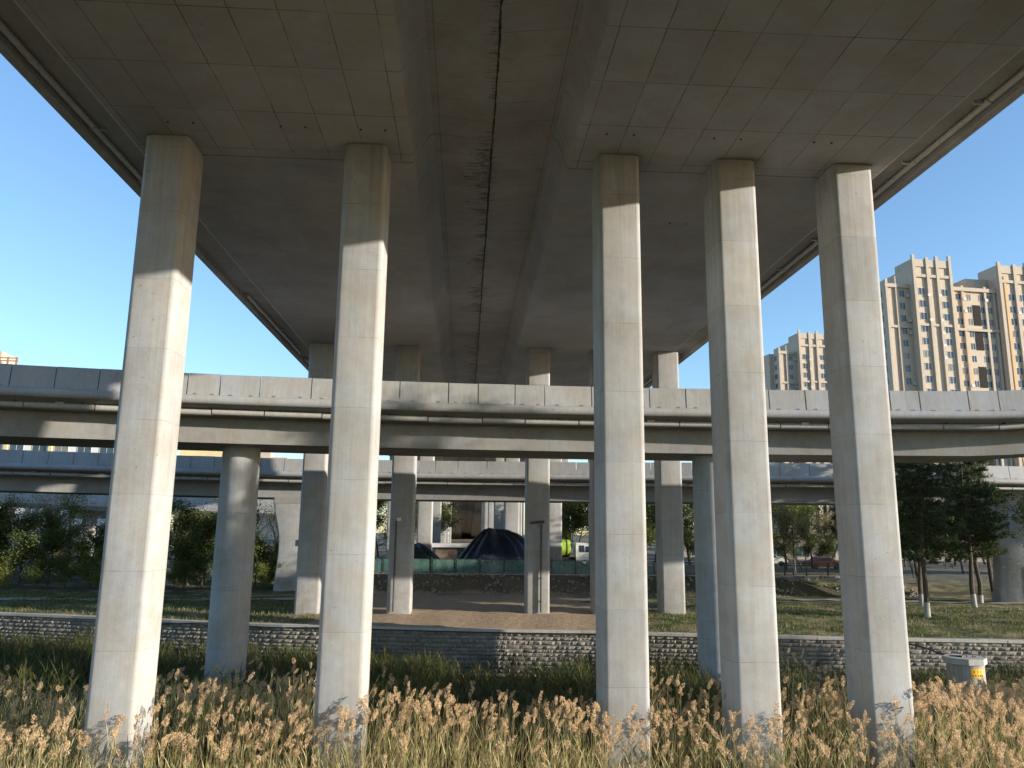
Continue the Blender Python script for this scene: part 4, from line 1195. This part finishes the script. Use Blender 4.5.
# unseen poplars added out of frame to shade reed bed, wall and round piers
poplar = None
for i, (x, y, h) in enumerate([(48, 18.0, 21), (46.4, 19.6, 22), (48, 21.1, 21), (46.6, 22.5, 22), (47.6, 24.0, 21), (47, 36.0, 8.2), (49, 45.4, 11), (48, 47.8, 13), (50, 53, 13)]):
    zb = (BED if y < wall_y(x) else ground_z(x, y)) - .1
    if poplar is None:
        poplar = tree('added_shade_poplar', 'added shade poplar, unseen beyond the right edge, nearest to the front pillars', 'tree', 'added shade poplars beyond the right edge', (x, y, zb), 1.0 * h, 71, 'leafmid', 9000, .5, clump=1.2, levels=2, first=.05, up=1.6, spread=.45, nb=(14, 16))
        poplar.scale = (.36, .36, 1)
    else:
        dup(poplar, (x, y, zb), i * 1.1, f'added shade poplar, unseen beyond the right edge, {i + 1} trees along its row', (h / 19 * .36, h / 19 * .36, h / 19))

# ------------------------------------------------------------------ reeds (nobody could count them)
def replicate(tmpls, choice, P, ang, scale, tilt):
    Vs, Fs, Ms = [], [], []; off = 0
    for k, (tv, tf, tm) in enumerate(tmpls):
        idx = np.where(choice == k)[0]
        if not len(idx): continue
        c, s = np.cos(ang[idx]), np.sin(ang[idx])
        v = tv[None] * scale[idx][:, None, :]
        x = v[:, :, 0] * c[:, None] - v[:, :, 1] * s[:, None]; y = v[:, :, 0] * s[:, None] + v[:, :, 1] * c[:, None]; z = v[:, :, 2]
        x = x + z * tilt[idx, 0][:, None]; y = y + z * tilt[idx, 1][:, None]
        W = np.stack([x, y, z], -1) + P[idx][:, None, :]
        Vs.append(W.reshape(-1, 3))
        f = tf[None] + (np.arange(len(idx)) * len(tv))[:, None, None] + off
        Fs.append(f.reshape(-1, 4)); Ms.append(np.tile(tm, len(idx))); off += len(idx) * len(tv)
    return np.concatenate(Vs), np.concatenate(Fs), np.concatenate(Ms)
def reed_template(seed, h, plume, leaves, green=False):
    r = random.Random(seed); V = []; F = []; MI = []
    def quad(a, b_, c, d, m):
        n = len(V); V.extend([a, b_, c, d]); F.append((n, n + 1, n + 2, n + 3)); MI.append(m)
    bend = r.uniform(.0, .09)
    def stem(u): return Vector((bend * h * .35 * u ** 2.5, 0, h * u))
    for k in range(4):
        a, b_ = stem(k / 4), stem((k + 1) / 4); w0 = .0105 * (1 - k / 5); w1 = .0105 * (1 - (k + 1) / 5)
        for ax in (Vector((1, 0, 0)), Vector((0, 1, 0))):
            n = len(V)
            V.extend([a - ax * w0, a + ax * w0, b_ + ax * w1, b_ - ax * w1]); F.append((n, n + 1, n + 2, n + 3)); MI.append(0)
    for j in range(leaves):
        u = r.uniform(.2, .72 if plume else .93); p = stem(u); az = r.uniform(0, 6.283); L = r.uniform(.4, .8); w = r.uniform(.009, .017)
        d = Vector((math.cos(az) * .22, math.sin(az) * .22, r.uniform(.8, 1.2))).normalized(); sd = Vector((-math.sin(az), math.cos(az), 0))
        pts = [p]
        for k in range(3): d = (d + Vector((math.cos(az) * .12, math.sin(az) * .12, -r.choice([.0, .02, .04, .08, .25])))).normalized(); pts.append(pts[-1] + d * L / 3)
        ws = [w * .6, w, w * .75, .002]
        n = len(V)
        for k in range(4): V.extend([pts[k] - sd * ws[k], pts[k] + sd * ws[k]])
        for k in range(3): F.append((n + 2 * k, n + 2 * k + 1, n + 2 * k + 3, n + 2 * k + 2)); MI.append(1)
    if plume:
        top = stem(1.0); pl = r.uniform(.24, .38); nod = r.uniform(.05, .5)
        ax = Vector((nod, 0, 1)).normalized()
        for j in range(84):
            u = r.random() ** .85; rad = .076 * math.sin(math.pi * min(.97, .10 + .80 * u)) ** .8 * math.sqrt(r.uniform(.02, 1))
            az = r.uniform(0, 6.283); o_ = Vector((math.cos(az), math.sin(az), 0)) * rad
            c = top + ax * (pl * (u - .35)) + Vector((nod * .16 * u * u, 0, -nod * .10 * u * u)) + o_
            d = (ax + o_.normalized() * .35 + Vector((nod * .5, 0, -.2)) + Vector((r.gauss(0, .25), r.gauss(0, .25), r.gauss(0, .2)))).normalized()
            sd = d.cross(Vector((r.gauss(0, 1), r.gauss(0, 1), r.gauss(0, 1)))).normalized()
            L = r.uniform(.035, .07); w = r.uniform(.008, .017)
            quad(c - sd * w * .5, c + sd * w * .5, c + d * L * .6 + sd * w, c + d * L - sd * w * .3, 2)
    return np.array([tuple(v) for v in V]), np.array(F), np.array(MI)
# --- tall dry reeds in front
TM = [reed_template(i, 3.15, True, 3) for i in range(9)] + [reed_template(20 + i, 2.8, False, 7) for i in range(6)]
def vnoise(x, y, s, seed):
    r_ = np.random.default_rng(seed); G = r_.random((64, 64))
    u = (x / s) % 63; v = (y / s) % 63; i = u.astype(int); j = v.astype(int); fu = u - i; fv = v - j
    fu = fu * fu * (3 - 2 * fu); fv = fv * fv * (3 - 2 * fv)
    return G[i, j] * (1 - fu) * (1 - fv) + G[(i + 1) % 64, j] * fu * (1 - fv) + G[i, (j + 1) % 64] * (1 - fu) * fv + G[(i + 1) % 64, (j + 1) % 64] * fu * fv
N = 22000
X = rng.uniform(-26, 32, N); Y = rng.uniform(13.5, 40, N)
back = 28.2 + 3.0 * vnoise(X + 100, Y * 0 + 3, 4, 1)
back = np.where(X < -4.5, 33 + 4 * vnoise(X + 100, Y * 0 + 9, 3, 2), back)
back = np.where(X > 14.5, 36.0 + 2 * vnoise(X + 100, Y * 0 + 9, 3, 2), back)
back = np.where((X > 6) & (X < 8), 31.5, back)
dens = .82 * np.clip(1.25 - .6 * (Y - 24) / 14, .35, 1) * (.55 + .7 * vnoise(X + 60, Y + 20, 2.2, 3))
keep = (Y < back) & (rng.random(N) < dens) & (np.abs(X) < Y * .82 + 4)
for c_ in PILLAR_COLS: keep &= ~((np.abs(X - c_) < .78) & (np.abs(Y - 25.9) < .95))
keep &= ~(((X - 23.5) ** 2 + (Y - 37.6) ** 2) < 1.3)
keep &= ~(((X + 12.05) ** 2 + (Y - 42.9) ** 2) < 1.2)
X, Y = X[keep], Y[keep]; n = len(X)
pl = rng.random(n) < np.clip(.15 + .5 * vnoise(X + 80, Y + 50, 3.0, 4) + np.clip((X - 8) * .04, 0, .3), 0, .9) * np.clip((Y - 19.5 + np.clip((X - 6) * .5, 0, 4)) / 3.5, .06, 1) * np.where((X < -4.5) & (Y > 27), .7, 1)
ch = np.where(pl, rng.integers(0, 9, n), rng.integers(9, 15, n))
P = np.stack([X, Y, np.full(n, BED - .05)], -1)
hs = .78 + .24 * vnoise(X + 40, Y + 40, 2.5, 5) + rng.normal(0, .075, n)
ws_ = rng.uniform(.62, 1.15, n)
hs = np.where(X < -4.5, hs * np.clip(1.0 - (Y - 27) * .018, .75, 1), hs)
hs = np.where(X > 15, hs * np.clip(1.0 - (Y - 26) * .045, .6, 1), hs)
hs = np.where(pl, hs, hs * np.clip(.86 + (Y - 20) * .02, .8, 1))
V, F, MI = replicate(TM, ch, P, rng.normal(.6, 1.5, n), np.stack([ws_, ws_, hs], -1), np.where(rng.random((n, 1)) < .06, rng.normal(0, .32, (n, 2)), rng.normal(0, .06, (n, 2))) + np.array([.015, .0]))
o = np_mesh('reeds', V, F, [M['reed'], M['reedleaf'], M['plume']], MI)
tag(o, 'tall dry golden reeds with fluffy plumes filling the foreground', 'reeds', kind='stuff')
# --- undergrowth of young green leaves among and behind them
TG = [reed_template(60 + i, 1.55, False, 10) for i in range(6)]
N = 30000
X = rng.uniform(-44, 46, N); Y = rng.uniform(13, 56, N)
wy = np.interp(X, _wx, _wy)
keep = (Y < wy - .35) & (np.abs(X) < Y * .82 + 5) & (rng.random(N) < .35 + .75 * vnoise(X + 60, Y + 30, 2.0, 8))
keep &= ~(((X - 23.5) ** 2 + (Y - 37.6) ** 2) < 1.25)
for c_ in PILLAR_COLS: keep &= ~((np.abs(X - c_) < .78) & (np.abs(Y - 25.9) < .95))
for c_ in ((-12.05, 42.9), (13.6, 43.2)): keep &= ~(((X - c_[0]) ** 2 + (Y - c_[1]) ** 2) < 1.15)
keep &= ~((Y < 27.5) & (rng.random(N) < .8))
gap = (X > -1) & (X < 10) & (Y > wy - 3)            # open foot of the lit wall
keep &= ~(gap & (rng.random(N) < .8))
X, Y = X[keep], Y[keep]; n = len(X)
hs = .55 + .55 * vnoise(X + 50, Y + 10, 3., 9) + rng.normal(0, .08, n)
hs = np.where(Y < 30, hs * 1.15, hs)
V, F, MI = replicate(TG, rng.integers(0, 6, n), np.stack([X, Y, np.full(n, BED - .05)], -1), rng.uniform(0, 6.28, n), np.stack([np.full(n, 1.3), np.full(n, 1.3), hs], -1), rng.normal(0, .1, (n, 2)))
o = np_mesh('young_reeds', V, F, [M['greenreed'], M['greenreed']], MI)
tag(o, 'shorter dark green young reeds between the golden reeds and the stone wall', 'reeds', kind='stuff')

# --- grass on the bank
def grass_patch(name, label, N, fx, fy, prob, hmin, hmax, mat):
    X = rng.uniform(*fx, N); D = rng.uniform(*fy, N); k = rng.random(N) < prob(X, D); X, D = X[k], D[k]
    Y = np.interp(X, _wx, _wy) + D
    Z = np.array([ground_z(x, y) for x, y in zip(X, Y)])
    n = len(X); h = rng.uniform(hmin, hmax, n)[:, None]; az = rng.uniform(0, 6.28, n)
    s = np.stack([np.cos(az), np.sin(az), np.zeros(n)], -1) * rng.uniform(.012, .03, n)[:, None]
    b_ = np.stack([X, Y, Z - .02], -1); tip = b_ + np.stack([rng.normal(0, .25, n), rng.normal(0, .25, n), np.ones(n)], -1) * h
    V = np.stack([b_ - s, b_ + s, tip + s * .25, tip - s * .25], 1).reshape(-1, 3)
    o = np_mesh(name, V, np.arange(4 * n).reshape(-1, 4), M[mat])
    tag(o, label, 'grass', kind='stuff')
grass_patch('grass', 'green grass growing on the bank right of the viaduct', 60000, (9.5, 60), (.45, 16), lambda x, d: (.15 + .95 * vnoise(x + 30, d + 5, 1.6, 12)) * np.where((x < 17) & (d > 8), .2, 1) * np.clip(1.5 - d * .06, .3, 1), .06, .2, 'grass')
grass_patch('grass', 'short grass growing on the bank left of the viaduct', 42000, (-60, -9.5), (.45, 11), lambda x, d: (.1 + .95 * vnoise(x + 90, d + 5, 1.8, 14)), .08, .25, 'grass')
# weeds and stones on the little earth bank
def rubble():
    b = MB()
    for i in range(1100):
        x = random.uniform(-10, 41); y = random.uniform(68.6, 70.4); s = random.uniform(.04, .16)
        z = ground_z(x, y)
        vs = [(x + s * random.uniform(.6, 1.2) * a, y + s * random.uniform(.6, 1.2) * c, z + s * random.uniform(.3, .9) * e) for a, c, e in ((-1, -1, -1), (1, -1, -1), (1, 1, -1), (-1, 1, -1), (-.7, -.7, 1), (.7, -.7, 1), (.7, .7, 1), (-.7, .7, 1))]
        b.add(vs, [(0, 3, 2, 1), (4, 5, 6, 7), (0, 1, 5, 4), (1, 2, 6, 5), (2, 3, 7, 6), (3, 0, 4, 7)])
    tag(b.build('rubble', M['stone']), 'loose stones scattered over the low earth bank below the mesh fence', 'stones', kind='stuff')
rubble()

# ------------------------------------------------------------------ light, sky, view
AZ = 70.; TE = .194 * math.sin(R(AZ)); EL = math.atan(TE)
sd = Vector((math.sin(R(AZ)) * math.cos(EL), -math.cos(R(AZ)) * math.cos(EL), math.sin(EL)))
sun = bpy.data.lights.new('sun', 'SUN'); so = bpy.data.objects.new('sun', sun); COL.objects.link(so)
sun.energy = 4.2; sun.angle = R(.5); sun.color = (1.0, .905, .765)
so.rotation_euler = sd.to_track_quat('Z', 'Y').to_euler()
w = bpy.data.worlds.new('World'); scene.world = w; w.use_nodes = True
nt = w.node_tree; bg = nt.nodes['Background']
sky = nt.nodes.new('ShaderNodeTexSky'); sky.sky_type = 'NISHITA'; sky.sun_disc = False
sky.sun_elevation = EL; sky.sun_rotation = R(180 - AZ); sky.air_density = 1.0; sky.dust_density = .35; sky.ozone_density = 3.0
nt.links.new(sky.outputs[0], bg.inputs[0]); bg.inputs[1].default_value = .15
scene.view_settings.view_transform = 'Standard'
scene.view_settings.look = 'None'
scene.view_settings.exposure = 1.12
scene.view_settings.gamma = 1
scene.render.engine = 'CYCLES'
scene.cycles.max_bounces = 8
scene.cycles.transparent_max_bounces = 12
